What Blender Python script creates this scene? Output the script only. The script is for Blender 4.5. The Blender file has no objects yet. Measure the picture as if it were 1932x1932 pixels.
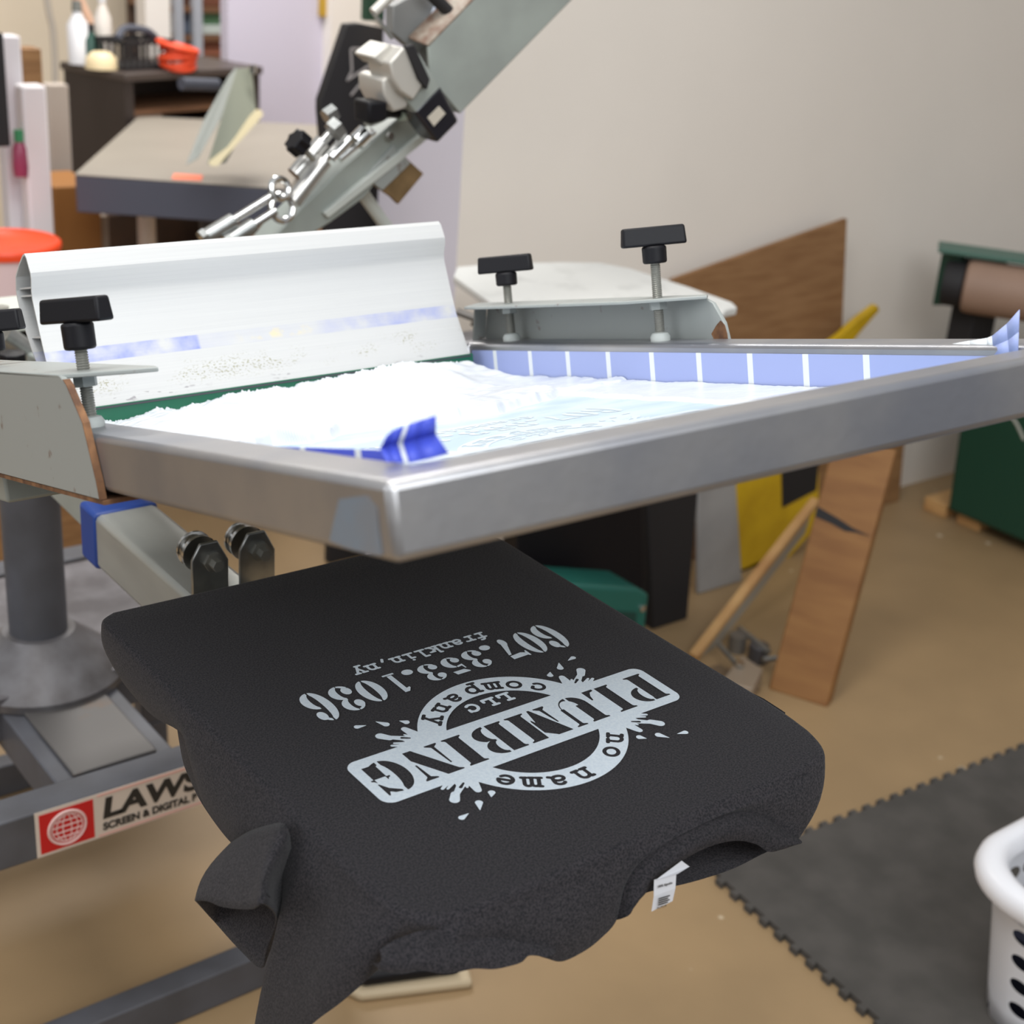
import bpy, bmesh, math, random
import numpy as np
from mathutils import Vector, Matrix
S = bpy.context.scene
C = S.collection
random.seed(4)
Z0 = 0.9                       # height of the platen top above the floor; everything below is written relative to it
# ------------------------------------------------------------------ camera
CAM = np.array([-0.61332392, -0.72429365, 0.58424754])
RW = np.array([[0.79342244, -0.60478254, 0.06869433],
               [-0.18716114, -0.34980328, -0.91793702],
               [0.57918178, 0.71545493, -0.39073356]])      # rows: image right, image down, forward
FPX = 2700.0
cd = bpy.data.cameras.new('camera'); cam = bpy.data.objects.new('camera', cd); C.objects.link(cam)
R3 = Matrix((RW[0], -RW[1], -RW[2])).transposed()
cam.matrix_world = Matrix.Translation((CAM[0], CAM[1], CAM[2] + Z0)) @ R3.to_4x4()
cd.sensor_fit = 'HORIZONTAL'; cd.sensor_width = 36.0; cd.lens = FPX / 1932 * 36
cd.clip_start = 0.05; cd.clip_end = 50
cd.dof.use_dof = True; cd.dof.focus_distance = 1.16; cd.dof.aperture_fstop = 7.0
S.camera = cam
# ------------------------------------------------------------------ world, lights, exposure
W = bpy.data.worlds.new('world'); S.world = W; W.use_nodes = True
wn = W.node_tree.nodes; wl = W.node_tree.links
bg = wn['Background']; bg.inputs[1].default_value = 0.60
tc = wn.new('ShaderNodeTexCoord'); sp = wn.new('ShaderNodeSeparateXYZ'); cr = wn.new('ShaderNodeValToRGB')
mr = wn.new('ShaderNodeMapRange'); mr.inputs[1].default_value = -1; mr.inputs[2].default_value = 1
wl.new(tc.outputs['Generated'], sp.inputs[0]); wl.new(sp.outputs[2], mr.inputs[0]); wl.new(mr.outputs[0], cr.inputs[0]); wl.new(cr.outputs[0], bg.inputs[0])
e = cr.color_ramp.elements; e[0].position = 0.40; e[0].color = (.08, .06, .045, 1); e[1].position = 0.62; e[1].color = (.95, .97, 1, 1)
m_ = cr.color_ramp.elements.new(0.52); m_.color = (.24, .23, .22, 1)
def area(name, loc, target, size, energy, color=(1, 1, 1), sy=None):
    d = bpy.data.lights.new(name, 'AREA'); d.energy = energy; d.size = size; d.color = color
    if sy: d.shape = 'RECTANGLE'; d.size_y = sy
    o = bpy.data.objects.new(name, d); C.objects.link(o)
    o.location = (loc[0], loc[1], loc[2] + Z0)
    o.rotation_euler = (Vector(target) - Vector(loc)).to_track_quat('-Z', 'Y').to_euler()
    return o
area('ceiling_light', (-0.1, 0.55, 1.85), (-0.1, 0.75, 0), 1.3, 29, (1, .985, .96), 0.6)
area('window_light', (-2.4, 0.6, 1.1), (0.8, 1.0, 0.0), 1.6, 20, (.93, .96, 1), 1.3)
area('window_light', (-0.5, -1.85, 1.85), (0.35, 0.6, 0.0), 2.0, 56, (.93, .97, 1), 1.3)
area('ceiling_light', (1.2, 2.9, 1.85), (1.2, 3.2, 0), 1.2, 60, (1, .97, .92), 0.6)
S.view_settings.view_transform = 'Standard'; S.view_settings.look = 'None'
S.view_settings.gamma = 1.0; S.view_settings.exposure = 0.0; S.view_settings.use_curve_mapping = False

# ------------------------------------------------------------------ helpers
def lin(c):
    return tuple((v / 255 / 12.92 if v / 255 <= .04045 else ((v / 255 + .055) / 1.055) ** 2.4) for v in c) + (1,)
MATS = {}
def mat(name, col, rough=.5, metal=0.0, var=0.0, scale=8.0, bump=0.0, bscale=200.0, col2=None, spec=None, stretch=None, detail=4, thr=None, coat=0, sheen=0):
    """procedural material: base colour, optional second colour mixed by noise, optional bump"""
    if name in MATS: return MATS[name]
    m = bpy.data.materials.new(name); m.use_nodes = True; N = m.node_tree.nodes; K = m.node_tree.links
    b = N['Principled BSDF']; b.inputs['Base Color'].default_value = lin(col)
    b.inputs['Roughness'].default_value = rough; b.inputs['Metallic'].default_value = metal
    if spec is not None: b.inputs['Specular IOR Level'].default_value = spec
    if coat: b.inputs['Coat Weight'].default_value = coat
    if sheen: b.inputs['Sheen Weight'].default_value = sheen
    co = N.new('ShaderNodeTexCoord'); mp = N.new('ShaderNodeMapping'); K.new(co.outputs['Object'], mp.inputs[0])
    if stretch: mp.inputs['Scale'].default_value = stretch
    if var or col2:
        n = N.new('ShaderNodeTexNoise'); n.inputs['Scale'].default_value = scale; n.inputs['Detail'].default_value = detail
        K.new(mp.outputs[0], n.inputs[0])
        r = N.new('ShaderNodeValToRGB'); K.new(n.outputs[0], r.inputs[0])
        c1 = lin(col); c2 = lin(col2) if col2 else tuple(v * (1 - var) for v in c1[:3]) + (1,)
        lo, hi = thr or (.35, .65)
        r.color_ramp.elements[0].position = lo; r.color_ramp.elements[0].color = c1
        r.color_ramp.elements[1].position = hi; r.color_ramp.elements[1].color = c2
        K.new(r.outputs[0], b.inputs['Base Color'])
    if bump:
        n2 = N.new('ShaderNodeTexNoise'); n2.inputs['Scale'].default_value = bscale; n2.inputs['Detail'].default_value = 3
        K.new(mp.outputs[0], n2.inputs[0])
        bp = N.new('ShaderNodeBump'); bp.inputs['Strength'].default_value = bump; bp.inputs['Distance'].default_value = .002
        K.new(n2.outputs[0], bp.inputs['Height']); K.new(bp.outputs[0], b.inputs['Normal'])
    MATS[name] = m
    return m

def I4(): return Matrix.Identity(4)
class MB:
    """collects shapes; build() links them as ONE mesh object"""
    def __init__(s, T=None): s.v = []; s.f = []; s.mi = []; s.T = T or I4(); s.cur = 0
    def add(s, vs, fs, T=None):
        o = len(s.v); M = s.T @ T if T is not None else s.T
        s.v += [M @ Vector(p) for p in vs]
        s.f += [[i + o for i in q] for q in fs]; s.mi += [s.cur] * len(fs)
        return s
    def box(s, a, b, T=None):
        x0, y0, z0 = a; x1, y1, z1 = b
        return s.add([(x0, y0, z0), (x1, y0, z0), (x1, y1, z0), (x0, y1, z0), (x0, y0, z1), (x1, y0, z1), (x1, y1, z1), (x0, y1, z1)],
                     [(3, 2, 1, 0), (4, 5, 6, 7), (0, 1, 5, 4), (1, 2, 6, 5), (2, 3, 7, 6), (3, 0, 4, 7)], T)
    def prism(s, poly, d0, d1, T=None, axis=2):
        """polygon extruded along an axis from d0 to d1"""
        n = len(poly)
        def p(q, d): return {2: (q[0], q[1], d), 1: (q[0], d, q[1]), 0: (d, q[0], q[1])}[axis]
        vs = [p(q, d0) for q in poly] + [p(q, d1) for q in poly]
        fs = [list(range(n))[::-1], list(range(n, 2 * n))] + [(i, (i + 1) % n, n + (i + 1) % n, n + i) for i in range(n)]
        return s.add(vs, fs, T)
    def slab(s, pts, off, T=None):
        """arbitrary 3d polygon given thickness along the vector off"""
        n = len(pts); o = Vector(off)
        vs = [Vector(p) for p in pts] + [Vector(p) + o for p in pts]
        return s.add(vs, [list(range(n))[::-1], list(range(n, 2 * n))] + [(i, (i + 1) % n, n + (i + 1) % n, n + i) for i in range(n)], T)
    def tube(s, path, r, n=12, cap=True, T=None):
        P = [Vector(p) for p in path]; vs = []; fs = []
        up = None
        for i, p in enumerate(P):
            t = (P[min(i + 1, len(P) - 1)] - P[max(i - 1, 0)]).normalized()
            if up is None:
                a = Vector((0, 0, 1)) if abs(t.z) < .9 else Vector((1, 0, 0)); up = (a - t * a.dot(t)).normalized()
            else: up = (up - t * up.dot(t)).normalized()
            w = t.cross(up); rr = r[i] if hasattr(r, '__len__') else r
            for k in range(n):
                a = 2 * math.pi * k / n; vs.append(p + (up * math.cos(a) + w * math.sin(a)) * rr)
        for i in range(len(P) - 1):
            for k in range(n):
                fs.append((i * n + k, i * n + (k + 1) % n, (i + 1) * n + (k + 1) % n, (i + 1) * n + k))
        if cap: fs.append(list(range(n))[::-1]); fs.append([(len(P) - 1) * n + k for k in range(n)])
        return s.add(vs, fs, T)
    def lathe(s, prof, n=24, T=None, cap=True):
        """profile [(r, z)] turned about z"""
        vs = []; fs = []
        for r, z in prof:
            for k in range(n):
                a = 2 * math.pi * k / n; vs.append((r * math.cos(a), r * math.sin(a), z))
        for i in range(len(prof) - 1):
            for k in range(n):
                fs.append((i * n + k, i * n + (k + 1) % n, (i + 1) * n + (k + 1) % n, (i + 1) * n + k))
        if cap: fs.append(list(range(n))[::-1]); fs.append([(len(prof) - 1) * n + k for k in range(n)])
        return s.add(vs, fs, T)
    def grid(s, G, close=False, T=None):
        """G[i][j] points -> quads; close wraps j"""
        R = len(G); K = len(G[0]); vs = [p for row in G for p in row]; fs = []
        for i in range(R - 1):
            for j in range(K if close else K - 1):
                a = i * K + j; b = i * K + (j + 1) % K
                fs.append((a, b, b + K, a + K))
        return s.add(vs, fs, T)
    def build(s, name, m, parent=None, bevel=0, smooth=35, sub=0, solid=0, seg=2, recalc=True, offs=1):
        me = bpy.data.meshes.new(name)
        vs = [Vector((p.x, p.y, p.z + Z0)) for p in map(Vector, s.v)]
        base = Vector(parent['_o']) if parent is not None else None
        if base is None:
            xs = [p.x for p in vs]; ys = [p.y for p in vs]; zs = [p.z for p in vs]
            base = Vector(((min(xs) + max(xs)) / 2, (min(ys) + max(ys)) / 2, min(zs)))
        me.from_pydata([p - base for p in vs], [], s.f)
        for mm in (m if isinstance(m, (list, tuple)) else [m]): me.materials.append(mm)
        for p, i in zip(me.polygons, s.mi): p.material_index = i
        if recalc:
            bm = bmesh.new(); bm.from_mesh(me); bmesh.ops.recalc_face_normals(bm, faces=bm.faces); bm.to_mesh(me); bm.free()
        if smooth:
            for p in me.polygons: p.use_smooth = True
            me.set_sharp_from_angle(angle=math.radians(smooth))
        o = bpy.data.objects.new(name, me); C.objects.link(o)
        o['_o'] = tuple(base)
        if parent is not None:
            o.parent = parent
        else: o.location = base
        if solid: q = o.modifiers.new('solid', 'SOLIDIFY'); q.thickness = solid; q.offset = offs
        if bevel: q = o.modifiers.new('bevel', 'BEVEL'); q.width = bevel; q.segments = seg; q.limit_method = 'ANGLE'; q.angle_limit = math.radians(40)
        if sub: q = o.modifiers.new('sub', 'SUBSURF'); q.levels = sub; q.render_levels = sub
        return o
def tag(o, label, cat, group=None):
    o['label'] = label; o['category'] = cat
    if group: o['group'] = group
    return o
def thing(name, loc, label, cat, group=None):
    o = bpy.data.objects.new(name, None); C.objects.link(o); o.empty_display_size = .05
    o.location = (loc[0], loc[1], loc[2] + Z0); o['_o'] = tuple(o.location)
    return tag(o, label, cat, group)
def struct(o): o['kind'] = 'structure'; return o
def TR(x, y, z, rz=0, rx=0, ry=0):
    return Matrix.Translation((x, y, z)) @ Matrix.Rotation(rz, 4, 'Z') @ Matrix.Rotation(ry, 4, 'Y') @ Matrix.Rotation(rx, 4, 'X')
# sight lines of the photograph, for measuring where a thing stands on a known plane
def ray(px, py):
    d = np.array([(px - 966) / FPX, (py - 966) / FPX, 1.0]); return RW.T @ d
def onp(p, p0, n):
    d = ray(*p); n = np.array(n, float); return Vector(CAM + d * (((np.array(p0) - CAM) @ n) / (d @ n)))
def ax(p, x): return onp(p, (x, 0, 0), (1, 0, 0))
def ay(p, y): return onp(p, (0, y, 0), (0, 1, 0))
def az(p, z): return onp(p, (0, 0, z), (0, 0, 1))
def ad(p, D): return Vector(CAM + D * ray(*p))
def crom(P, n):
    """Catmull-Rom through P, n samples per span"""
    P = [Vector(p) for p in P]; out = []
    for i in range(len(P) - 1):
        a, b, c, d = P[max(i - 1, 0)], P[i], P[i + 1], P[min(i + 2, len(P) - 1)]
        for k in range(n):
            t = k / n
            out.append(.5 * ((2 * b) + (c - a) * t + (2 * a - 5 * b + 4 * c - d) * t * t + (3 * b - a - 3 * c + d) * t ** 3))
    out.append(P[-1]); return out

# ------------------------------------------------------------------ materials
M_wall = mat('wall_paint', (234, 226, 216), .75, var=.03, scale=3)
M_floor = mat('floor_paint', (158, 131, 95), .5, var=.14, scale=4, bump=.05, bscale=30)
M_alu = mat('brushed_aluminium', (180, 178, 177), .38, .86, col2=(150, 152, 160), scale=7, bump=.06, bscale=120)
M_alu_w = mat('satin_aluminium', (226, 227, 227), .5, .35, var=.06, scale=30, stretch=(1, 20, 20))
M_steel = mat('zinc_steel', (170, 172, 170), .35, .9, var=.2, scale=60)
M_chrome = mat('chrome', (205, 205, 203), .18, 1.0)
M_grey = mat('grey_green_enamel', (150, 156, 150), .42, col2=(140, 145, 140), scale=14)
M_greyw = mat('worn_grey_enamel', (148, 152, 149), .42, col2=(104, 84, 74), scale=45, thr=(.66, .74), detail=3)
M_rust = mat('rusty_edge', (136, 96, 62), .8, col2=(88, 58, 38), scale=70)
M_stand = mat('charcoal_enamel', (88, 89, 95), .5, col2=(76, 76, 80), scale=12)
M_standl = mat('worn_grey_steel', (112, 110, 112), .45, .3, col2=(84, 80, 80), scale=18)
M_black = mat('black_plastic', (16, 15, 19), .5, bump=.04, bscale=300, spec=.25)
M_black2 = mat('black_matte', (27, 25, 27), .7)
M_screw = mat('threaded_steel', (150, 149, 142), .4, .6)
M_white = mat('white_plastic', (226, 226, 230), .35)
M_nylon = mat('nylon_pad', (176, 180, 176), .5)
M_ink = mat('white_plastisol_ink', (208, 212, 218), .3, bump=.12, bscale=90)
M_green = mat('green_polyurethane', (12, 92, 66), .35)
M_tape = mat('blue_tape', (156, 168, 214), .5)
M_tape2 = mat('deep_blue_tape', (72, 88, 205), .5)
M_tapew = mat('tape_white_stripe', (222, 226, 228), .5)
M_mesh = mat('screen_mesh', (172, 192, 206), .4, col2=(200, 213, 223), scale=11, stretch=(1, 2.5, 1), bump=.05, bscale=900)
M_shirt = mat('charcoal_heather_knit', (53, 49, 52), .95, col2=(17, 17, 22), scale=700, detail=4, thr=(.38, .62), bump=.25, bscale=800, sheen=.05)
M_rib = mat('charcoal_rib_knit', (49, 45, 48), .95, col2=(17, 17, 21), scale=700, detail=3, thr=(.38, .62), bump=.3, bscale=900)
M_print = mat('pale_blue_white_ink', (228, 237, 244), .5, col2=(216, 227, 237), scale=500, bump=.12, bscale=900)
M_wood = mat('orange_pine', (142, 99, 52), .6, col2=(126, 83, 40), scale=6, stretch=(1, 1, 6))
M_wood2 = mat('pale_pine', (200, 158, 104), .6, col2=(176, 130, 80), scale=8)
M_card = mat('brown_board', (150, 112, 72), .7, col2=(128, 92, 56), scale=9, stretch=(1, 1, 6))
M_mat = mat('rubber_mat', (78, 74, 70), .85, col2=(66, 63, 59), scale=14, bump=.1, bscale=200)
M_teal = mat('teal_plastic', (22, 92, 82), .4)
M_yellow = mat('yellow_paint', (206, 168, 22), .45, col2=(186, 148, 14), scale=10)
M_dgreen = mat('dark_green_enamel', (18, 62, 46), .5)
M_dgrey = mat('dark_grey_fabric', (72, 74, 84), .8)

# ------------------------------------------------------------------ setting
nt = M_floor.node_tree; bs_ = nt.nodes['Principled BSDF']; lk = bs_.inputs['Base Color'].links[0].from_socket
vo = nt.nodes.new('ShaderNodeTexVoronoi'); vo.inputs['Scale'].default_value = 7; tcn = nt.nodes.new('ShaderNodeTexCoord'); nt.links.new(tcn.outputs['Object'], vo.inputs[0])
cp = nt.nodes.new('ShaderNodeValToRGB'); cp.color_ramp.elements[0].position = .045; cp.color_ramp.elements[0].color = (1, 1, 1, 1); cp.color_ramp.elements[1].position = .065; cp.color_ramp.elements[1].color = (0, 0, 0, 1)
nt.links.new(vo.outputs['Distance'], cp.inputs[0]); mxn = nt.nodes.new('ShaderNodeMix'); mxn.data_type = 'RGBA'; nt.links.new(cp.outputs[0], mxn.inputs[0]); nt.links.new(lk, mxn.inputs[6]); mxn.inputs[7].default_value = lin((206, 190, 164)); nt.links.new(mxn.outputs[2], bs_.inputs['Base Color'])
f = MB(); f.box((-3, -2.5, -1.0), (4.6, 6.5, -.9)); struct(f.build('floor', M_floor, smooth=0))
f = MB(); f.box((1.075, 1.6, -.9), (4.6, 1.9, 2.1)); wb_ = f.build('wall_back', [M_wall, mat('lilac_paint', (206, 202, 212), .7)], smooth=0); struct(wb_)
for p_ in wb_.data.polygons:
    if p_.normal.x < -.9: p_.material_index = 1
f = MB(); f.box((-3, 5.2, -.9), (4.6, 5.35, 2.1)); struct(f.build('wall_far', mat('cream_paint', (226, 212, 190), .8, var=.03, scale=3), smooth=0))
f = MB(); f.box((4.45, -2.5, -.9), (4.6, 1.6, 2.1)); struct(f.build('wall_right', M_wall, smooth=0))
# ------------------------------------------------------------------ printing press stand
st = thing('press_stand', (0, 1.08, -.9), 'charcoal steel floor stand with round column carrying a red and white maker sticker', 'press stand')
b = MB(); b.tube([(0, 1.08, -.42), (0, 1.08, .0)], .040, 28); b.build('column', M_stand, st)
b = MB(); b.lathe([(.0, -.408), (.050, -.408), (.055, -.414), (.112, -.462), (.118, -.468), (.118, -.480), (.0, -.480)], 40, Matrix.Translation((0, 1.08, 0)), cap=False)
b.build('column_flange', M_standl, st)
b = MB(); b.box((-.34, 1.0, -.472), (.33, 1.36, -.458)); b.build('deck_plate', mat('worn_deck_steel', (120, 117, 120), .45, .3, col2=(86, 82, 84), scale=14), st, bevel=.002)
b = MB(); b.box((-.34, 1.01, -.530), (.33, 1.03, -.472)); b.build('deck_rib', M_stand, st, bevel=.002)
b = MB(); b.box((-.085, .80, -.545), (.075, 1.1, -.482)); b.build('saddle_beam', M_stand, st, bevel=.003)
b = MB(); b.prism([(-.062, .805), (.052, .805), (.052, 1.03), (-.062, 1.03)], -.4815, -.476); b.build('saddle_plate', mat('scuffed_plate', (92, 89, 87), .45, .3, col2=(112, 82, 52), scale=12, thr=(.55, .72)), st, bevel=.002)
for (y, ya) in ((.75, .80), (1.41, 1.46)):
    b = MB(); b.box((-.62, y, -.545), (.34, ya, -.476)); b.build('upper_beam', M_stand, st, bevel=.003)
    b = MB(); b.box((-.62, y + .003, -.9), (.34, ya - .008, -.84)); b.build('floor_beam', M_stand, st, bevel=.003)
    for x in (-.6, .29):
        b = MB(); b.box((x, y + .004, -.84), (x + .045, ya - .008, -.545)); b.build('leg', M_stand, st, bevel=.003)
for x in (-.6, .29):
    b = MB(); b.box((x, .8, -.535), (x + .04, 1.41, -.486)); b.build('side_beam', M_stand, st, bevel=.003)
# maker sticker on the front beam
yS = .7494
b = MB(); b.cur = 0; b.box((-.1335, yS - .0006, -.5425), (.16, yS, -.4765))
k = b.build('sticker', [mat('sticker_cream', (214, 200, 186), .5)], st, smooth=0)
b = MB(); b.box((-.1285, yS - .0012, -.5385), (-.0595, yS - .0006, -.4815)); b.build('red_square', mat('sticker_red', (200, 22, 24), .45), k, smooth=0)
b = MB(); cx, cz = -.094, -.510; yy = yS - .0014
def ring(b, cx, cz, rx, rz, r, n=36):
    b.tube([(cx + rx * math.cos(a), yy, cz + rz * math.sin(a)) for a in np.linspace(0, 2 * math.pi, n + 1)], r, 5, cap=False)
ring(b, cx, cz, .0235, .0235, .0020); ring(b, cx, cz, .0195, .0195, .0009)
ring(b, cx, cz, .0135, .0195, .0008); ring(b, cx, cz, .0055, .0195, .0008)
for dz in (-.0125, -.005, .003, .0108):
    w = math.sqrt(max(.0195 ** 2 - dz ** 2, 0)); b.tube([(cx - w, yy, cz + dz), (cx + w, yy, cz + dz)], .0009, 5)
b.build('globe_emblem', mat('sticker_pink', (226, 190, 184), .5), k)
b = MB()
for z in (-.4795, -.5395): b.box((-.054, yS - .0011, z - .0014), (.16, yS - .0006, z + .0014))
b.build('pink_border', mat('sticker_border', (222, 172, 160), .5), k, smooth=0)
def text(txt, size, M, m, name, parent, extr=.0003, off=0.0, shear=0.0, sx=1.0, space=1.0):
    cu = bpy.data.curves.new(name, 'FONT'); cu.body = txt; cu.size = size; cu.extrude = extr; cu.offset = off; cu.shear = shear; cu.space_character = space
    o = bpy.data.objects.new('tmp', cu); C.objects.link(o)
    bpy.context.view_layer.update()
    me = bpy.data.meshes.new_from_object(o.evaluated_get(bpy.context.evaluated_depsgraph_get()))
    bpy.data.objects.remove(o)
    base = Vector(parent['_o'])
    for v in me.vertices:
        p = M @ Vector((v.co.x * sx, v.co.y, v.co.z)); v.co = Vector((p.x, p.y, p.z + Z0)) - base
    me.materials.clear(); me.materials.append(m)
    r = bpy.data.objects.new(name, me); C.objects.link(r); r.parent = parent; r['_o'] = tuple(base)
    return r
M_txt = mat('sticker_black', (36, 34, 32), .5)
RX = Matrix.Rotation(math.pi / 2, 4, 'X')
text('LAWS', .040, Matrix.Translation((-.049, yS - .001, -.5145)) @ RX, M_txt, 'lettering', k, off=.0016, shear=.12, sx=1.26)
text('SCREEN & DIGITAL P', .0145, Matrix.Translation((-.048, yS - .001, -.5325)) @ RX, M_txt, 'lettering', k, off=.0006, sx=.96)

# ------------------------------------------------------------------ front platen with its arm
pt = thing('platen', (0, .1, -.06), 'shirt platen on a grey arm, under the charcoal t-shirt', 'platen')
def rrect(x0, y0, x1, y1, r, n=6):
    o = []
    for cx, cy, a0 in ((x1 - r, y0 + r, -90), (x1 - r, y1 - r, 0), (x0 + r, y1 - r, 90), (x0 + r, y0 + r, 180)):
        for i in range(n + 1):
            a = math.radians(a0 + 90 * i / n); o.append((cx + r * math.cos(a), cy + r * math.sin(a)))
    return o
b = MB(); b.prism(rrect(-.196, -.142, .196, .331, .055), -.020, -.004); b.build('board', M_card, pt, bevel=.002)
b = MB(); b.box((-.078, .1, -.115), (-.008, .665, -.052)); b.build('arm', mat('pale_grey_arm', (172, 174, 168), .4, .4, col2=(150, 150, 146), scale=12, stretch=(1, .3, 1)), pt, bevel=.006)
b = MB(); b.box((-.080, .645, -.117), (-.006, .69, -.050)); b.build('blue_tape', mat('blue_wrap', (24, 62, 140), .5), pt, bevel=.005)
b = MB(); b.box((-.06, .05, -.052), (-.02, .335, -.020)); b.build('support_bar', M_steel, pt, bevel=.002)
for (x, y, n_) in ((-.062, .405, 0), (-.012, .405, 1)):
    b = MB(); b.prism([(x - .019, -.052), (x + .019, -.052), (x + .019, -.012), (x + .008, .010), (x - .010, .010), (x - .019, -.006)], y, y + .004, axis=1)
    q = b.build('roller_bracket', M_steel, pt, bevel=.001)
    b = MB(); b.lathe([(0, -.012), (.018, -.012), (.018, -.009), (.015, -.008), (.015, -.002), (.018, -.001), (.018, .003), (0, .003)], 24, TR(x - .004, y + .016, -.006, rx=math.pi / 2)); b.build('roller', M_chrome, q)
    b = MB(); b.lathe([(0, 0), (.010, 0), (.010, .004), (.006, .004), (.006, .014), (0, .014)], 6, TR(x + .002, y, -.010, rx=math.pi / 2)); b.build('bolt', M_screw, q)

# ------------------------------------------------------------------ the t-shirt
ts = thing('t_shirt', (0, .05, -.2), 'charcoal heather t-shirt stretched over the platen with a pale blue print', 't-shirt')
P = lambda px, py, f: f((px, py))
def slope(a, y0=-.152):
    n = (0, math.sin(math.radians(a)), -math.cos(math.radians(a)))
    return lambda p: onp(p, (0, y0, 0), n)
F60 = slope(62); F75 = slope(74); Xl = lambda p: ax(p, -.212)
def Xs(x): return lambda p: ax(p, x)
# (edge point on the platen, hem point)
EH = [((-.19, .338), (-.185, .345, -.06)), ((-.05, .336), (-.05, .345, -.06)), ((.10, .334), (.10, .345, -.06)), ((.192, .330), (.188, .336, -.06)),
      ((.2035, .31), (.196, .31, -.06)), ((.204, .22), (.197, .22, -.07)), ((.204, .12), (.197, .12, -.08)), ((.2035, .02), (.197, .02, -.09)), ((.203, -.06), (.197, -.06, -.065)),
      ((.2015, -.092), (.196, -.092, -.030)),
      ((.1995, -.108), (.1965, -.106, -.016)), ((.197, -.122), F75((1543, 1490))), ((.190, -.138), F75((1522, 1535))), ((.180, -.148), F75((1506, 1582))),
      ((.160, -.153), F75((1471, 1557))), ((.130, -.154), F75((1432, 1535))), ((.105, -.154), F75((1393, 1532))), ((.085, -.154), F75((1355, 1541))),
      ((.062, -.154), F75((1316, 1556))), ((.040, -.154), F75((1277, 1576))), ((.015, -.154), F75((1235, 1604))), ((-.012, -.154), F75((1200, 1636))),
      ((-.032, -.154), F75((1178, 1676))), ((-.050, -.154), F75((1163, 1735))), ((-.064, -.154), F75((1132, 1770))), ((-.078, -.154), F75((1100, 1796))),
      ((-.098, -.154), F75((1062, 1815))), ((-.112, -.154), F75((1032, 1809))), ((-.124, -.154), F75((1000, 1797))), ((-.138, -.154), F75((965, 1778))),
      ((-.150, -.153), F75((930, 1767))), ((-.162, -.152), F75((885, 1776))), ((-.171, -.150), F75((848, 1788))), ((-.179, -.148), slope(90, -.140)((812, 1786))),
      ((-.186, -.144), Xs(-.160)((776, 1790))), ((-.1925, -.138), Xs(-.182)((738, 1806))), ((-.198, -.128), Xs(-.212)((700, 1842))), ((-.2015, -.116), Xs(-.224)((645, 1890))), ((-.2035, -.100), Xs(-.230)((590, 1932))),
      ((-.204, -.083), Xs(-.232)((540, 1985))), ((-.204, -.068), Xs(-.232)((478, 1990))), ((-.204, -.054), Xs(-.228)((488, 1880))), ((-.204, -.041), Xs(-.222)((515, 1790))),
      ((-.204, -.028), Xs(-.216)((532, 1700))), ((-.204, -.014), Xs(-.212)((530, 1640))), ((-.204, .0), Xs(-.211)((505, 1590))), ((-.204, .02), Xs(-.210)((470, 1580))),
      ((-.204, .045), Xs(-.209)((440, 1592))), ((-.204, .075), Xs(-.208)((408, 1552))), ((-.204, .105), Xs(-.206)((382, 1508))), ((-.204, .14), (-.205, .152, -.046)), ((-.204, .18), (-.203, .172, -.03)),
      ((-.204, .24), (-.198, .24, -.05)), ((-.204, .30), (-.196, .30, -.05)), ((-.202, .328), (-.19, .330, -.05)), ((-.19, .338), (-.185, .345, -.06))]
NS = 6
Ep = crom([(x, y, 0) for (x, y), h in EH], NS)[:-1]; Hp = crom([h for _, h in EH], NS)[:-1]
n_ = len(Ep); G = []
rim = []
for i in range(n_):
    t = (Ep[(i + 1) % n_] - Ep[i - 1]).normalized(); o_ = Vector((t.y, -t.x, 0))
    if o_.dot(Ep[i] - Vector((0, .09, 0))) < 0: o_ = -o_
    row = []
    E0 = Ep[i]
    inn = E0 + (Vector((0, .09, 0)) - E0).normalized() * .007
    row.append(inn)
    for a in (30, 60, 85):
        a = math.radians(a); row.append(inn.lerp(E0, math.sin(a)) + Vector((0, 0, -.006 * (1 - math.cos(a)))))
    A = row[-1]; H = Hp[i]; d = (H - A)
    for k in range(1, 9):
        s_ = k / 8; q = A + d * s_
        sag = math.sin(math.pi * s_) * min(.010, d.length * .10)
        wr = .0010 * math.sin(i * .21 + 3 * s_) * s_ * min(1, d.length / .08)
        q = q + o_ * (sag + wr); row.append(q)
    G.append(row)
b = MB(); b.grid([list(r) for r in zip(*G)], close=True)
cen = Vector((0, .09, 0)); top = [r[0] for r in G]
b.grid([[p.lerp(cen, s_) for p in top] for s_ in (0, .12, .3, .55, .8)], close=True)
b.add([p.lerp(cen, .8) for p in top], [list(range(n_))])
body = b.build('body', M_shirt, ts, smooth=60)
bm = bmesh.new(); bm.from_mesh(body.data); bmesh.ops.remove_doubles(bm, verts=bm.verts, dist=1e-5); bmesh.ops.recalc_face_normals(bm, faces=bm.faces); bm.to_mesh(body.data); bm.free()
# neck rib and the back of the neck
out = [F75(p) for p in ((1506, 1583), (1490, 1571), (1471, 1558), (1432, 1536), (1393, 1533), (1355, 1542), (1316, 1557), (1277, 1577), (1235, 1605), (1200, 1637), (1178, 1677), (1163, 1735))]
inn = [slope(72, -.158)(p) for p in ((1497, 1594), (1475, 1602), (1448, 1607), (1425, 1593), (1393, 1586), (1355, 1591), (1316, 1606), (1277, 1629), (1245, 1653), (1228, 1668), (1215, 1686), (1190, 1712))]
o2 = crom(out, 5); i2 = crom(inn, 5); rows = []
for s_ in (-.2, -.05, .02, .2, .4, .6, .8, 1):
    rows.append([a.lerp(c, s_) + Vector((0, .0022 if s_ < 0 else 0, -.001 if s_ < 0 else 0)) + Vector((0, -.0045, .002)) * math.sin(math.pi * s_) + Vector((0, -.0012, .0006)) for a, c in zip(o2, i2)])
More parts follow.
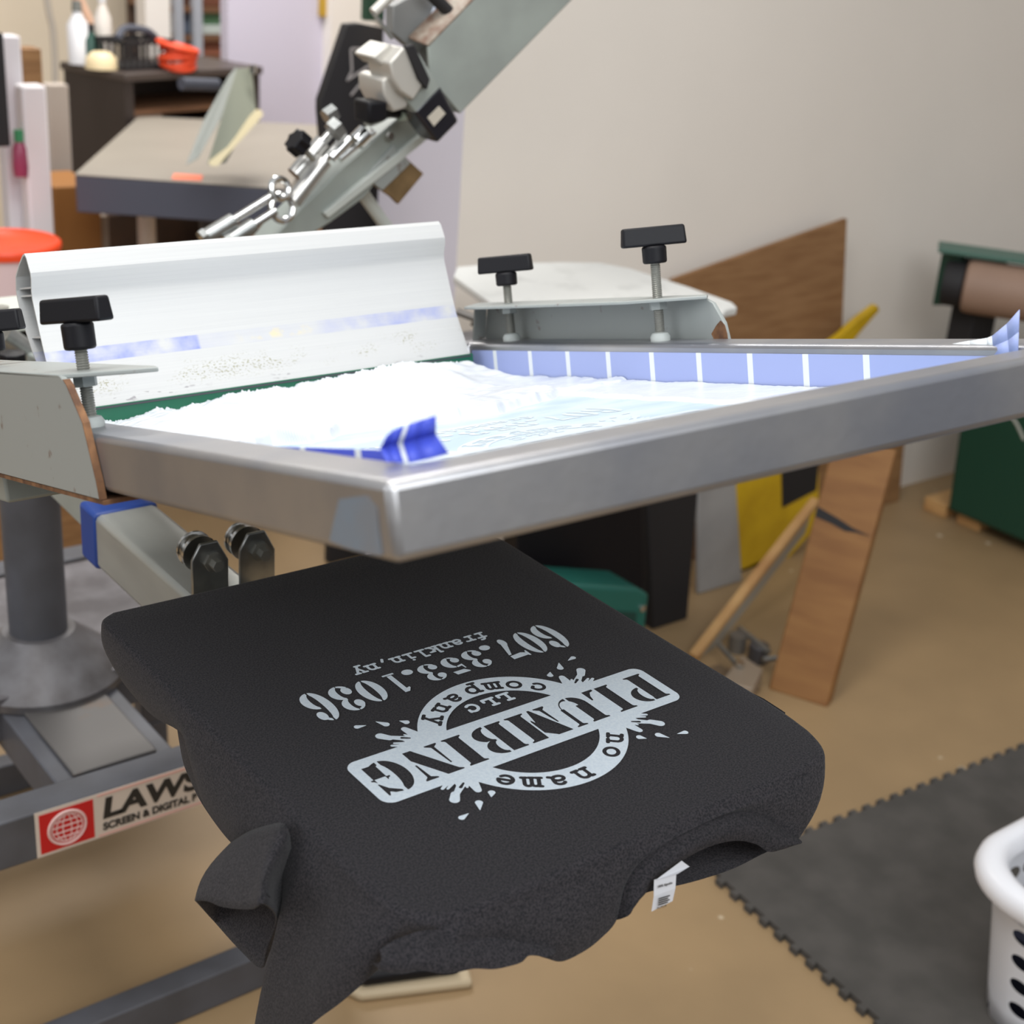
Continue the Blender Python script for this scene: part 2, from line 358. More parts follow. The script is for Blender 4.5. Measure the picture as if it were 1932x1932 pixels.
rows.append([p + Vector((0, .004, .003)) for p in i2])
b = MB(); b.grid(rows); b.build('neck_rib', M_rib, ts, smooth=80)
b = MB(); bk = [slope(66, -.130)(p) for p in ((1500, 1590), (1448, 1607), (1390, 1636), (1340, 1654), (1295, 1667), (1250, 1677), (1215, 1686), (1185, 1705))]
upb = [Vector((x, -.05, -.050)) for x in np.linspace(.16, -.07, len(bk))]
b.grid([crom(upb, 4), crom([(p + q) / 2 + Vector((0, .0, -.004)) for p, q in zip(upb, bk)], 4), crom(bk, 4)]); b.build('back_panel', M_shirt, ts, smooth=80)
# lower layers that hang behind the front edge
b = MB()
lo = [F60(p) for p in ((1030, 1806), (1000, 1804), (985, 1815), (960, 1822), (930, 1829), (895, 1829), (860, 1835), (830, 1836), (795, 1831), (760, 1838), (722, 1832), (700, 1815))]
hi = [slope(80, -.145)(p) for p in ((1045, 1770), (1005, 1750), (985, 1745), (960, 1740), (930, 1738), (895, 1740), (860, 1745), (830, 1752), (795, 1756), (770, 1765), (740, 1775), (715, 1790))]
l2 = crom(lo, 4); h2 = crom(hi, 4)
b.grid([[a.lerp(c, s_) + Vector((0, -.006 * math.sin(math.pi * s_), .0)) + Vector((0, .0006 * math.sin(i * .4), 0)) for i, (a, c) in enumerate(zip(h2, l2))] for s_ in np.linspace(0, 1, 7)])
b.build('far_sleeve', M_shirt, ts, smooth=80)
b = MB()
lo = [Xs(-.19)(p) for p in ((332, 1360), (338, 1400), (346, 1440), (358, 1470), (376, 1508), (400, 1545), (425, 1578), (446, 1600))]
hi = [Xs(-.196)(p) for p in ((345, 1335), (365, 1355), (390, 1385), (415, 1410), (440, 1440), (470, 1480), (490, 1520), (500, 1560))]
b.grid([[a.lerp(c, s_) + Vector((-.003 * math.sin(math.pi * s_), 0, 0)) for a, c in zip(crom(hi, 4), crom(lo, 4))] for s_ in np.linspace(0, 1, 5)])
b.build('back_layer', M_shirt, ts, smooth=80)
# near sleeve: a flattened tube from the armhole seam to the open hem
seam = [Xs(-.213)(p) for p in ((438, 1592), (470, 1572), (505, 1560), (537, 1556), (545, 1585))] + [Xs(-.203)(p) for p in ((548, 1640), (545, 1700), (520, 1690), (480, 1660), (450, 1630))]
hem = [Xs(-.252)(p) for p in ((371, 1700), (395, 1701), (425, 1712), (475, 1716), (497, 1706))] + [Xs(-.222)(p) for p in ((520, 1735), (500, 1790), (491, 1826), (450, 1790), (405, 1740))]
seam.append(seam[0]); hem.append(hem[0])
s2 = crom(seam, 4)[:-1]; h2 = crom(hem, 4)[:-1]
rows = []
for s_ in np.linspace(0, 1, 9):
    bow = math.sin(math.pi * s_) * .006
    rows.append([a.lerp(c, s_) + Vector((-bow, 0, bow * .3)) * (1 if j < 20 else -.3) for j, (a, c) in enumerate(zip(s2, h2))])
b = MB(); b.grid(rows, close=True); slv = b.build('sleeve', M_shirt, ts, smooth=80, solid=.0015)
rows = [[a.lerp(c, s_) + Vector((-.0012, -.0004, .0004)) for a, c in zip(s2, h2)] for s_ in (.835, .84, .845)]
b = MB(); b.tube([p for p in rows[1][0:18]], .0006, 5); b.build('hem_stitch', M_rib, slv)
# seams: right side seam and shoulder stitch
b = MB(); b.tube([az(p, -.0055) for p in ((1335, 1268), (1370, 1287), (1405, 1303), (1440, 1320), (1480, 1346))], .0011, 6); b.build('side_seam', M_rib, ts)
# care tag
M_tag = mat('white_satin_tag', (206, 206, 210), .5)
pa, pb, pc_, pd = [slope(78, -.170)(p) for p in ((1234, 1660), (1276, 1648), (1269, 1700), (1229, 1720))]
b = MB(); b.grid([[pa, pb], [(pa + pd) / 2 + Vector((0, -.001, 0)), (pb + pc_) / 2 + Vector((0, -.001, 0))], [pd, pc_]])
q1, q2 = [slope(78, -.166)(p) for p in ((1286, 1624), (1301, 1635))]
b.add([pa + Vector((0, -.0012, .0004)), pb + Vector((0, -.0012, .0004)), q2, q1], [(0, 1, 2, 3)])
tg = b.build('care_tag', M_tag, ts, smooth=0)
ux = (pb - pa).normalized(); uy = (pa - pd); uy = (uy - ux * uy.dot(ux)).normalized(); uz = ux.cross(uy)
if uz.y > 0: uz = -uz
TM = Matrix((ux, uy, uz)).transposed().to_4x4(); wd = (pb - pa).length
def tagtext(t, sz, u, v): text(t, sz, Matrix.Translation(pa + ux * u * wd + (pd - pa) * v - Vector((0, .0022, 0))) @ TM, M_txt, 'care_text', tg, extr=.0001)
tagtext('100% Algodón', .0024, .08, .22)
b = MB()
for r_ in range(4):
    p = pa + ux * wd * .18 + (pd - pa) * (.56 + .065 * r_) - Vector((0, .0022, 0)); q = p + ux * wd * (.50 - .07 * (r_ % 2))
    b.slab([p, q, q - uy * .0007, p - uy * .0007], Vector((0, -.0002, 0)))
b.build('care_lines', M_txt, tg, smooth=0)
tagtext('M | M | M', .0022, .14, .90)

# ------------------------------------------------------------------ the printed design, drawn as a distance field and cut out as a mesh
U = 0.0813
gx = np.arange(-1.82, 1.82, .004); gy = np.arange(-1.92, 1.02, .004)
FX, FY = np.meshgrid(gx, gy); FD = np.full(FX.shape, 9.0)
def win(x0, x1, y0, y1):
    i0, i1 = np.searchsorted(gy, [y0, y1]); j0, j1 = np.searchsorted(gx, [x0, x1]); return slice(i0, i1), slice(j0, j1)
def seg(X, Y, a, b, r0, r1=None):
    r1 = r0 if r1 is None else r1
    dx, dy = b[0] - a[0], b[1] - a[1]; t = np.clip(((X - a[0]) * dx + (Y - a[1]) * dy) / (dx * dx + dy * dy + 1e-12), 0, 1)
    return np.hypot(X - a[0] - t * dx, Y - a[1] - t * dy) - (r0 + (r1 - r0) * t)
def poly(X, Y, P):
    d = np.full(X.shape, 9.0); ins = np.zeros(X.shape, bool)
    for i in range(len(P)):
        a, b = P[i - 1], P[i]; d = np.minimum(d, seg(X, Y, a, b, 0))
        c = ((a[1] > Y) != (b[1] > Y)); den = (b[1] - a[1]) or 1e-9
        ins ^= c & (X < (b[0] - a[0]) * (Y - a[1]) / den + a[0])
    return np.where(ins, -d, d)
def ell(X, Y, cx, cy, rx, ry): return (np.hypot((X - cx) / rx, (Y - cy) / ry) - 1) * min(rx, ry)
def box(X, Y, x0, x1, y0, y1): return np.maximum(np.maximum(x0 - X, X - x1), np.maximum(y0 - Y, Y - y1))
mn = np.minimum; mx = np.maximum
# banner and ring
qx = np.abs(FX) - 1.766 + .12; qy = np.abs(FY) - .362 + .12
ban = np.hypot(mx(qx, 0), mx(qy, 0)) + mn(mx(qx, qy), 0) - .12
r_ = np.hypot(FX, FY); FD = mn(ban, mx(r_ - 1, .7266 - r_))
# splashes, mirrored into the four corners of ring and banner
AX, AY = np.abs(FX), np.abs(FY)
for a, c, r0, r1 in (((.93, .36), (1.235, .600), .050, .020), ((1.16, .53), (1.215, .598), .040, .047), ((.93, .38), (.955, .585), .045, .034), ((.95, .39), (1.01, .50), .04, .012), ((1.03, .34), (1.085, .50), .03, .008),
                     ((1.0, .33), (1.17, .43), .03, .012), ((1.08, .33), (1.21, .405), .03, .016), ((.875, .43), (.945, .575), .02, .030),
                     ((.915, .73), (.875, .68), .004, .034), ((1.06, .745), (1.115, .835), .036, .003), ((1.23, .825), (1.315, .845), .003, .030), ((1.19, .81), (1.28, .80), .003, .026)):
    if a == (1.19, .81): continue
    FD = mn(FD, seg(AX, AY, a, c, r0, r1))
FD = mx(FD, -mx(seg(AX, AY, (1.0, .43), (1.06, .47), .010, .016), -ban))
# PLUMBING, cut out of the banner
def cut(x0, x1, f):
    global FD
    w = win(x0 - .04, x1 + .04, -.30, .30); X, Y = FX[w], FY[w]; FD[w] = mx(FD[w], -f(X, Y))
def stem(X, Y, x0, x1, s0, s1, y0=-.242, y1=.242):
    """thick stem x0..x1 with small slab serifs reaching s0..s1 (bottom pair, top pair)"""
    d = box(X, Y, x0, x1, y0, y1)
    for (l, r), y in ((s0, y0), (s1, y1)):
        sg = 1 if y < 0 else -1
        if l < x0: d = mn(d, poly(X, Y, [(l, y), (x0 + .01, y), (x0 + .01, y + sg * .06), (x0 - .008, y + sg * .03), (l, y + sg * .018)]))
        if r > x1: d = mn(d, poly(X, Y, [(r, y), (x1 - .01, y), (x1 - .01, y + sg * .06), (x1 + .008, y + sg * .03), (r, y + sg * .018)]))
    return d
def bowl(X, Y, x, rx, ry, cy, irx, iry, side=1):
    d = mx(ell(X, Y, x, cy, rx, ry), -ell(X, Y, x, cy, irx, iry)); return mx(d, side * (x - X))
cut(-1.69, -1.32, lambda X, Y: mn(stem(X, Y, -1.655, -1.505, (-1.687, -1.468), (-1.687, -1.5)), bowl(X, Y, -1.478, .156, .142, .105, .055, .112)))
cut(-1.25, -.92, lambda X, Y: mn(stem(X, Y, -1.215, -1.083, (-1.25, -1.083), (-1.247, -1.032)),
                                 poly(X, Y, [(-1.05, -.246), (-.922, -.246), (-.922, -.075), (-.94, -.075), (-.962, -.15), (-1.0, -.205), (-1.05, -.218)])))
cut(-.9, -.48, lambda X, Y: mn(mn(stem(X, Y, -.858, -.712, (-.858, -.712), (-.890, -.682), -.08), mx(mx(ell(X, Y, -.70, -.07, .158, .178), -ell(X, Y, -.652, -.07, .098, .140)), mx(Y + .06, -(np.abs(X + .70) - .012)))),
                                stem(X, Y, -.572, -.528, (-.572, -.528), (-.610, -.486), -.09)))
cut(-.43, .06, lambda X, Y: mn(mn(mn(stem(X, Y, -.125, .022, (-.165, .052), (-.125, .060)), poly(X, Y, [(-.423, .243), (-.243, .243), (-.150, -.05), (-.150, .10), (-.225, -.245), (-.252, -.245)])),
                                  poly(X, Y, [(-.425, -.243), (-.298, -.243), (-.298, -.225), (-.345, -.19), (-.375, .06), (-.392, .06), (-.385, -.19), (-.425, -.225)])),
                               poly(X, Y, [(-.243, .243), (-.255, .215), (-.16, -.11), (-.142, -.06), (-.142, .15)]) + .004))
cut(.1, .5, lambda X, Y: mn(stem(X, Y, .138, .290, (.106, .290), (.112, .290)), mn(mx(bowl(X, Y, .322, .160, .128, .118, .050, .095), -Y), mx(bowl(X, Y, .322, .175, .135, -.110, .055, .105), Y))))
cut(.57, .79, lambda X, Y: stem(X, Y, .607, .755, (.574, .784), (.574, .784)))
cut(.84, 1.27, lambda X, Y: mn(mn(poly(X, Y, [(.850, .243), (1.030, .243), (1.207, -.10), (1.207, -.246), (1.120, -.246), (.885, .205), (.850, .225)]),
                                  poly(X, Y, [(.844, -.242), (.975, -.242), (.975, -.225), (.925, -.19), (.905, .10), (.888, .10), (.890, -.19), (.844, -.225)])),
                               poly(X, Y, [(1.128, .242), (1.262, .242), (1.262, .225), (1.222, .19), (1.216, -.02), (1.198, -.02), (1.185, .19), (1.128, .225)])))
cut(1.3, 1.7, lambda X, Y: mn(mn(mx(mx(ell(X, Y, 1.485, 0, .178, .258), -(ell(X, Y, 1.50, 0, .060, .215))), X - 1.472),
                                 stem(X, Y, 1.522, 1.655, (1.522, 1.655), (1.490, 1.684), -.225, -.018)),
                              mn(mx(mx(ell(X, Y, 1.47, 0, .215, .258), -ell(X, Y, 1.47, 0, .12, .215)), mx(Y + .14, 1.502 - X)), poly(X, Y, [(1.51, .252), (1.58, .235), (1.622, .20), (1.645, .252), (1.66, .252), (1.66, .06), (1.648, .06), (1.60, .15), (1.51, .225)]))))
# slab-serif typewriter letters as strokes (unit x-height)
def arc(cx, cy, rx, ry, a0, a1, n=18): return [(cx + rx * math.cos(math.radians(a0 + (a1 - a0) * i / n)), cy + ry * math.sin(math.radians(a0 + (a1 - a0) * i / n))) for i in range(n + 1)]
GL = {
 'n': [[(0, 0), (.38, 0)], [(.19, 0), (.19, .95)], [(0, .95), (.19, .95)], arc(.52, .60, .33, .35, 180, 0) + [(.85, 0)], [(.64, 0), (1.04, 0)]],
 'o': [arc(.5, .48, .46, .47, 0, 360, 28)],
 'a': [arc(.45, .62, .33, .33, 150, 0) + [(.78, .12), (1.0, .02)], arc(.43, .27, .35, .26, 0, 360, 24)],
 'm': [[(-.08, 0), (.22, 0)], [(.07, 0), (.07, .95)], [(-.08, .95), (.07, .95)], arc(.29, .68, .22, .26, 180, 0) + [(.51, 0)], arc(.73, .68, .22, .26, 180, 0) + [(.95, 0)], [(.40, 0), (.66, 0)], [(.84, 0), (1.12, 0)]],
 'e': [[(.06, .5), (.94, .5)] + arc(.5, .48, .44, .47, 5, 318, 26)],
 'c': [arc(.52, .48, .46, .47, 45, 315, 24), [(.85, .85), (.85, .58)]],
 'p': [[(.16, .95), (.16, -.45)], [(-.04, .95), (.16, .95)], [(-.04, -.45), (.42, -.45)], arc(.54, .48, .40, .47, 0, 360, 26)],
 'y': [[(-.06, .95), (.34, .95)], [(.64, .95), (1.04, .95)], [(.14, .95), (.5, .06)], [(.86, .95), (.34, -.45)], [(.06, -.45), (.52, -.45)]],
 'L': [[(.0, 1.35), (.52, 1.35)], [(.26, 1.35), (.26, 0)], [(0, 0), (.95, 0), (.95, .42)]],
 'C': [arc(.5, .68, .46, .68, 48, 312, 26), [(.86, 1.3), (.86, .92)]],
 'f': [[(.36, 0)] + [(.36, .9)] + arc(.66, 1.05, .3, .33, 180, 70, 8), [(.06, .92), (.86, .92)], [(.06, 0), (.74, 0)]],
 'r': [[(.0, 0), (.62, 0)], [(.28, 0), (.28, .95)], [(.0, .95), (.28, .95)], arc(.66, .55, .38, .4, 180, 60, 10)],
 'k': [[(.18, 0), (.18, 1.36)], [(0, 1.36), (.18, 1.36)], [(0, 0), (.38, 0)], [(.2, .36), (.78, .92)], [(.58, .95), (1.0, .95)], [(.42, .56), (.84, 0)], [(.62, 0), (1.04, 0)]],
 'l': [[(.12, 1.36), (.5, 1.36), (.5, 0)], [(.08, 0), (.92, 0)]],
 'i': [[(.16, .95), (.5, .95), (.5, 0)], [(.08, 0), (.92, 0)], [(.46, 1.36), (.5, 1.36)]],
 ',': [[(.56, .12), (.36, -.34)]]}
def glyph(ch, cx, cy, ang, h, w, r, sub):
    """stroke letter centred at (cx, cy), turned by ang, x-height h, width w; sub cuts it out instead of adding it"""
    global FD
    wn_ = win(cx - .16, cx + .16, cy - .16, cy + .16); X, Y = FX[wn_], FY[wn_]
    ca, sa = math.cos(ang), math.sin(ang); x_ = (X - cx) * ca + (Y - cy) * sa; y_ = -(X - cx) * sa + (Y - cy) * ca
    d = np.full(X.shape, 9.0)
    for st_ in GL[ch]:
        pts = [((p[0] - .5) * w, (p[1] - .48) * h) for p in st_]
        for a, c in zip(pts, pts[1:]): d = mn(d, seg(x_, y_, a, c, r))
    FD[wn_] = mx(FD[wn_], -d) if sub else mn(FD[wn_], d)
for ch, a in zip('noname', (139, 123, 91, 73.5, 57.5, 42)):
    a = math.radians(a); glyph(ch, .872 * math.cos(a), .872 * math.sin(a), a - math.pi / 2, .138, .150, .0195, True)
for ch, a in zip('company', (222, 238.5, 253.5, 268.5, 286, 302, 317.5)):
    a = math.radians(a); glyph(ch, .842 * math.cos(a), .842 * math.sin(a), a + math.pi / 2, .124, .142, .0185, True)
for ch, x in (('L', -.215), ('L', -.03), ('C', .185)): glyph(ch, x, -.585, 0, .090, .130, .0175, False)
for i, ch in enumerate('franklin,ny'): glyph(ch, -.755 + .1495 * i, -1.732, 0, .100, .118, .0150, False)
# telephone number in fat stencil figures
def digit(ch, X, Y):
    e0 = lambda cx, cy, rx, ry: ell(X, Y, cx, cy, rx, ry)
    if ch == '0': return mx(mx(e0(0, 0, 1, 1), -e0(0, 0, .30, .88)), .07 - np.abs(X))
    if ch == '6':
        return mn(mn(mx(mx(e0(0, 0, 1, 1), -e0(.05, 0, .33, .88)), X + .07), mx(mx(e0(0, -.42, 1, .58), -e0(0, -.42, .30, .46)), .07 - X)), mn(e0(.52, .58, .38, .28), mx(mx(e0(0, 0, .9, 1), -e0(0, 0, .5, .86)), mx(.07 - X, .7 - Y))))
    if ch == '3':
        R_ = mn(mx(e0(.02, .50, .92, .50), -e0(.0, .50, .26, .40)), mx(e0(.02, -.46, 1.0, .54), -e0(.0, -.46, .30, .43)))
        return mn(mx(R_, .04 - X), mn(mn(e0(-.48, .54, .40, .27), e0(-.50, -.50, .42, .28)), mn(mx(mx(e0(0, .5, .85, .5), -e0(0, .5, .5, .40)), mx(X + .04, .7 - Y)), mx(mx(e0(0, -.46, .95, .54), -e0(0, -.46, .5, .43)), mx(X + .04, Y + .75)))))
    if ch == '5':
        return mn(mn(mx(mx(e0(.0, -.38, 1, .62), -e0(-.05, -.38, .30, .48)), .02 - X), e0(-.50, -.52, .42, .28)),
                  mn(poly(X, Y, [(-.72, 1), (.72, 1), (.86, .62), (-.35, .62), (-.72, .9)]), mn(poly(X, Y, [(-.72, .55), (-.58, .55), (-.52, .22), (-.05, .28), (-.05, .12), (-.72, .02)]), mx(mx(e0(0, -.38, .9, .62), -e0(0, -.38, .5, .5)), mx(X + .04, Y + .8)))))
    if ch == '7':
        return mn(poly(X, Y, [(-.95, 1), (-.8, 1), (-.7, .92), (.9, .95), (.9, .62), (-.3, .55), (-.72, .68), (-.82, .5), (-.95, .5)]), mn(poly(X, Y, [(.88, .52), (.60, .52), (-.30, -.55), (.34, -.55)]), e0(.02, -.66, .36, .34)))
    if ch == '1': return mn(mn(box(X, Y, -.42, .42, -.82, 1), box(X, Y, -1, 1, -1, -.86)), poly(X, Y, [(-.40, 1), (-1, .72), (-1, .6), (-.40, .66)]))
    return e0(0, 0, 1, 1)
for ch, x, w in (('6', -1.405, .128), ('0', -1.13, .128), ('7', -.868, .118), ('.', -.637, .062), ('3', -.433, .118), ('5', -.155, .112), ('3', .122, .115), ('.', .345, .062), ('1', .545, .066), ('0', .848, .128), ('3', 1.122, .122), ('6', 1.424, .128)):
    hh = .168 + .115 * (abs(x) / 1.45) ** 1.6; cy = -1.338
    if ch == '.': cy = -1.338 - hh + .052; hy = .052
    else: hy = hh
    wn_ = win(x - w - .03, x + w + .03, cy - hy - .03, cy + hy + .03)
    FD[wn_] = mn(FD[wn_], digit(ch, (FX[wn_] - x) / w, (FY[wn_] - cy) / hy) * min(w, hy))
def field_mesh(D, z):
    """marching squares: runs of full cells become long quads, border cells are clipped"""
    ins = D < 0; c = ins[:-1, :-1].astype(int) + ins[1:, :-1] + ins[:-1, 1:] + ins[1:, 1:]
    vs = []; fs = []
    def V_(x, y): vs.append((-x * U, -y * U, z)); return len(vs) - 1
    for i in range(c.shape[0]):
        row = c[i]; j = 0; nz = np.nonzero(row)[0]
        k = 0
        while k < len(nz):
            j = nz[k]
            if row[j] == 4:
                e_ = k
                while e_ + 1 < len(nz) and nz[e_ + 1] == nz[e_] + 1 and row[nz[e_ + 1]] == 4: e_ += 1
                x0, x1, y0, y1 = gx[j], gx[nz[e_] + 1], gy[i], gy[i + 1]
                fs.append([V_(x0, y0), V_(x1, y0), V_(x1, y1), V_(x0, y1)]); k = e_ + 1; continue
            P_ = [(gx[j], gy[i], D[i, j]), (gx[j + 1], gy[i], D[i, j + 1]), (gx[j + 1], gy[i + 1], D[i + 1, j + 1]), (gx[j], gy[i + 1], D[i + 1, j])]
            pl = []
            for a, b_ in zip(P_, P_[1:] + P_[:1]):
                if a[2] < 0: pl.append(V_(a[0], a[1]))
                if (a[2] < 0) != (b_[2] < 0):
                    t = a[2] / (a[2] - b_[2]); pl.append(V_(a[0] + (b_[0] - a[0]) * t, a[1] + (b_[1] - a[1]) * t))
            if len(pl) > 2: fs.append(pl)
            k += 1
    return vs, fs
PV, PF = field_mesh(FD, .0007)
b = MB(); b.add(PV, PF); b.build('printed_design', M_print, ts, smooth=0, recalc=False)

# ------------------------------------------------------------------ the screen (local frame: u along the front rail, v away, w up)
from mathutils import noise as NZ
FT = Matrix(((0, 0, 0, -.2819), (0, 0, 0, -.2243), (0, 0, 0, .3408), (0, 0, 0, 1)))
def rodr(w):
    t = np.linalg.norm(w); k = np.array(w) / t; K = np.array([[0, -k[2], k[1]], [k[2], 0, -k[0]], [-k[1], k[0], 0]])
    return np.eye(3) + math.sin(t) * K + (1 - math.cos(t)) * K @ K
RF = rodr([-.2698, .0017, -.0297])
for i in range(3):
    for j in range(3): FT[i][j] = RF[i, j]
FO = Vector((-.2819, -.2243, .3408)); FI = FT.inverted()
def fu(p, u):
    n = RF[:, 0]; return FI @ onp(p, np.array(FO) + n * u, n)
def fv(p, v):
    n = RF[:, 1]; return FI @ onp(p, np.array(FO) + n * v, n)
def fw(p, w):
    n = RF[:, 2]; return FI @ onp(p, np.array(FO) + n * w, n)
WF, LF, HF = .584, .787, .0385
sc = thing('print_screen', tuple(FT @ Vector((WF / 2, LF / 2, -HF))), 'aluminium printing screen clamped above the charcoal t-shirt, lined with blue tape', 'printing screen')
b = MB(FT); t = .038
o_ = [(0, 0), (WF, 0), (WF, LF), (0, LF)]; i_ = [(t, t), (WF - t, t), (WF - t, LF - t), (t, LF - t)]
vs = [(x, y, z) for z in (-HF, 0) for x, y in o_] + [(x, y, z) for z in (-HF, 0) for x, y in i_]
fs = []
for k in range(4):
    n = (k + 1) % 4
    fs += [(k, n, 4 + n, 4 + k), (8 + n, 8 + k, 12 + k, 12 + n), (4 + k, 4 + n, 12 + n, 12 + k), (n, k, 8 + k, 8 + n)]
b.add(vs, fs); b.build('frame', M_alu, sc, bevel=.0045, seg=3, smooth=60)
b = MB(FT); sm_ = [fu(p, -.0002) for p in ((640, 942), (690, 935), (712, 960), (716, 1005), (722, 1048), (700, 1046), (655, 1034), (622, 1020), (630, 985))]
b.slab(sm_, (-.0002, 0, 0)); b.build('ink_smudge', mat('bluish_smudge', (142, 158, 176), .42, .55, col2=(150, 152, 158), scale=25), sc, smooth=0)
b = MB(FT); b.box((t - .002, t - .002, -HF - .0004), (WF - t + .002, LF - t + .002, -HF + .0012)); mesh_o = b.build('mesh_fabric', M_mesh, sc, smooth=0)
# faint open areas of the stencil in the fabric
b = MB(FT); b.add([(p[0] + .285, p[1] + .235, -HF + .0014) for p in PV], PF); b.build('stencil', mat('stencil_white', (206, 216, 224), .35), mesh_o, smooth=0, recalc=False)
# blue tape with white bars on the inside of the rails
def tape(name, pts, w0, w1, mats, first, pitch=.0633, bw=.0065, nv=(0, 0, 0)):
    """strip along a polyline pts (u, v) between heights w0 and w1, white bars every pitch"""
    b = MB(FT); a, c = Vector(pts[0] + (0,)), Vector(pts[1] + (0,)); L = (c - a).length; d = (c - a) / L; N_ = Vector(nv)
    x = 0; cuts = [0]
    q = first
    while q < L:
        cuts += [max(q - bw / 2, 0), min(q + bw / 2, L)]; q += pitch
    cuts.append(L)
    for k in range(len(cuts) - 1):
        if cuts[k + 1] - cuts[k] < 1e-5: continue
        b.cur = k % 2; p, r = a + d * cuts[k], a + d * cuts[k + 1]
        b.slab([(p.x, p.y, w0), (r.x, r.y, w0), (r.x, r.y, w1), (p.x, p.y, w1)], N_)
    return b.build(name, mats, sc, smooth=0)
tape('tape', ((WF - t - .0004, .05), (WF - t - .0004, .745)), -HF + .0015, -.0085, [M_tape, M_tapew], .145, nv=(-.0006, 0, 0))
tl_ = tape('tape', ((t + .0004, .055), (t + .0004, .215)), -HF + .0015, .0048, [M_tape2, M_tapew], .040, nv=(.0006, 0, 0))
for v_ in tl_.data.vertices:
    q_ = FI @ (v_.co + Vector(tl_['_o']) - Vector((0, 0, Z0)))
    if q_.z > -.01: q_.z = .0048 - .0075 * (q_.y - .055) / .16; v_.co = FT @ q_ + Vector((0, 0, Z0)) - Vector(tl_['_o'])
# loose curled tape ends
def patch(name, rows, m, bars=None):
    b = MB(FT)
    n = len(rows[0])
    for i in range(len(rows) - 1):
        for j in range(n - 1):
            b.cur = 1 if (bars and j in bars) else 0
            b.add([rows[i][j], rows[i][j + 1], rows[i + 1][j + 1], rows[i + 1][j]], [(0, 1, 2, 3)])
    return b.build(name, m, sc, smooth=60, solid=.0004, recalc=False)
vv = .044
tp = [fv(p, vv + dv) for p, dv in (((729, 822), 0), ((742, 811), .003), ((762, 803), .004), ((771, 800), .004), ((795, 792), .002), ((822, 784), 0))]
bt = [fv(p, vv) for p in ((728, 872), (742, 872), (762, 874), (771, 874), (800, 868), (846, 856))]
mid = [(a + c) / 2 + Vector((0, .006, 0)) for a, c in zip(tp, bt)]
patch('curled_tape_end', [bt, mid, tp], [M_tape2, M_tapew], {2})
uu = WF - t + .004
tp = [fu(p, uu + du) for p, du in (((1795, 649), 0), ((1830, 643), 0), ((1862, 638), 0), ((1872, 634), 0), ((1900, 611), -.004), ((1924, 584), -.008))]
bt = [fu(p, uu - .004) for p in ((1793, 680), (1830, 680), (1864, 676), (1876, 674), (1905, 672), (1921, 668))]
patch('curled_tape_end', [bt, [(a + c) / 2 for a, c in zip(tp, bt)], tp], [M_tape, M_tapew], {0, 1, 2})

# ------------------------------------------------------------------ squeegee standing in the screen
sq = thing('squeegee', tuple(FT @ Vector((.31, .73, -HF))), 'wide white aluminium squeegee with a green blade standing in white ink', 'squeegee')
PRF = [(.7245, -.012), (.7345, .012), (.744, .034), (.751, .062), (.757, .090), (.7565, .097), (.752, .108), (.7515, .114), (.757, .128), (.761, .1315), (.767, .1305), (.782, .123), (.797, .113), (.803, .100), (.803, .092), (.797, .070), (.783, .045), (.768, .025), (.752, .006), (.738, -.012)]
u0, u1 = .086, .529
def offset(P, d):
    o = []
    n = len(P)
    for i in range(n):
        a, c, e_ = Vector(P[i - 1]), Vector(P[i]), Vector(P[(i + 1) % n])
        n1 = Vector((-(c - a).y, (c - a).x)).normalized(); n2 = Vector((-(e_ - c).y, (e_ - c).x)).normalized()
        m = (n1 + n2).normalized(); o.append(tuple(c + m * d / max(.4, m.dot(n1))))
    return o
inn = offset(PRF, -.0017 if sum((PRF[i - 1][0] * PRF[i][1] - PRF[i][0] * PRF[i - 1][1]) for i in range(len(PRF))) < 0 else .0017)
b = MB(FT); n = len(PRF)
vs = [(u, v, w) for u in (u0, u1) for v, w in PRF] + [(u, v, w) for u in (u0, u1) for v, w in inn]
fs = []
for k in range(n):
    q = (k + 1) % n
    fs += [(k, q, n + q, n + k), (2 * n + q, 2 * n + k, 3 * n + k, 3 * n + q), (k, 2 * n + k, 2 * n + q, q), (n + k, n + q, 3 * n + q, 3 * n + k)]
b.add(vs, fs)
for w_, v0, v1 in ((.094, .757, .802), (.101, .756, .801), (.056, .751, .787)): b.box((u0 + .003, v0, w_ - .0008), (u1 - .003, v1, w_ + .0008))
m = bpy.data.materials.new('stained_white_aluminium'); m.use_nodes = True; N = m.node_tree.nodes; K = m.node_tree.links; pb_ = N['Principled BSDF']
at = N.new('ShaderNodeAttribute'); at.attribute_name = 'place'; sx = N.new('ShaderNodeSeparateXYZ'); K.new(at.outputs['Vector'], sx.inputs[0])
def nd(kind, **kw):
    x = N.new(kind)
    for k_, v_ in kw.items(): setattr(x, k_, v_)
    return x
def mth(op, a, c=None, cl=False):
    x = nd('ShaderNodeMath', operation=op, use_clamp=cl)
    for i, q in enumerate((a, c)):
        if q is None: continue
        if hasattr(q, 'links'): K.new(q, x.inputs[i])
        else: x.inputs[i].default_value = q
    return x.outputs[0]
def band(src, lo, hi, soft):
    return mth('MULTIPLY', mth('DIVIDE', mth('SUBTRACT', src, lo), soft, True), mth('DIVIDE', mth('SUBTRACT', hi, src), soft, True))
def noi(scale, stretch, lo, hi):
    mp = nd('ShaderNodeMapping'); mp.inputs['Scale'].default_value = stretch; K.new(at.outputs['Vector'], mp.inputs[0])
    x = nd('ShaderNodeTexNoise'); x.inputs['Scale'].default_value = scale; x.inputs['Detail'].default_value = 5; K.new(mp.outputs[0], x.inputs[0])
    return mth('DIVIDE', mth('SUBTRACT', x.outputs[0], lo), hi - lo, True)
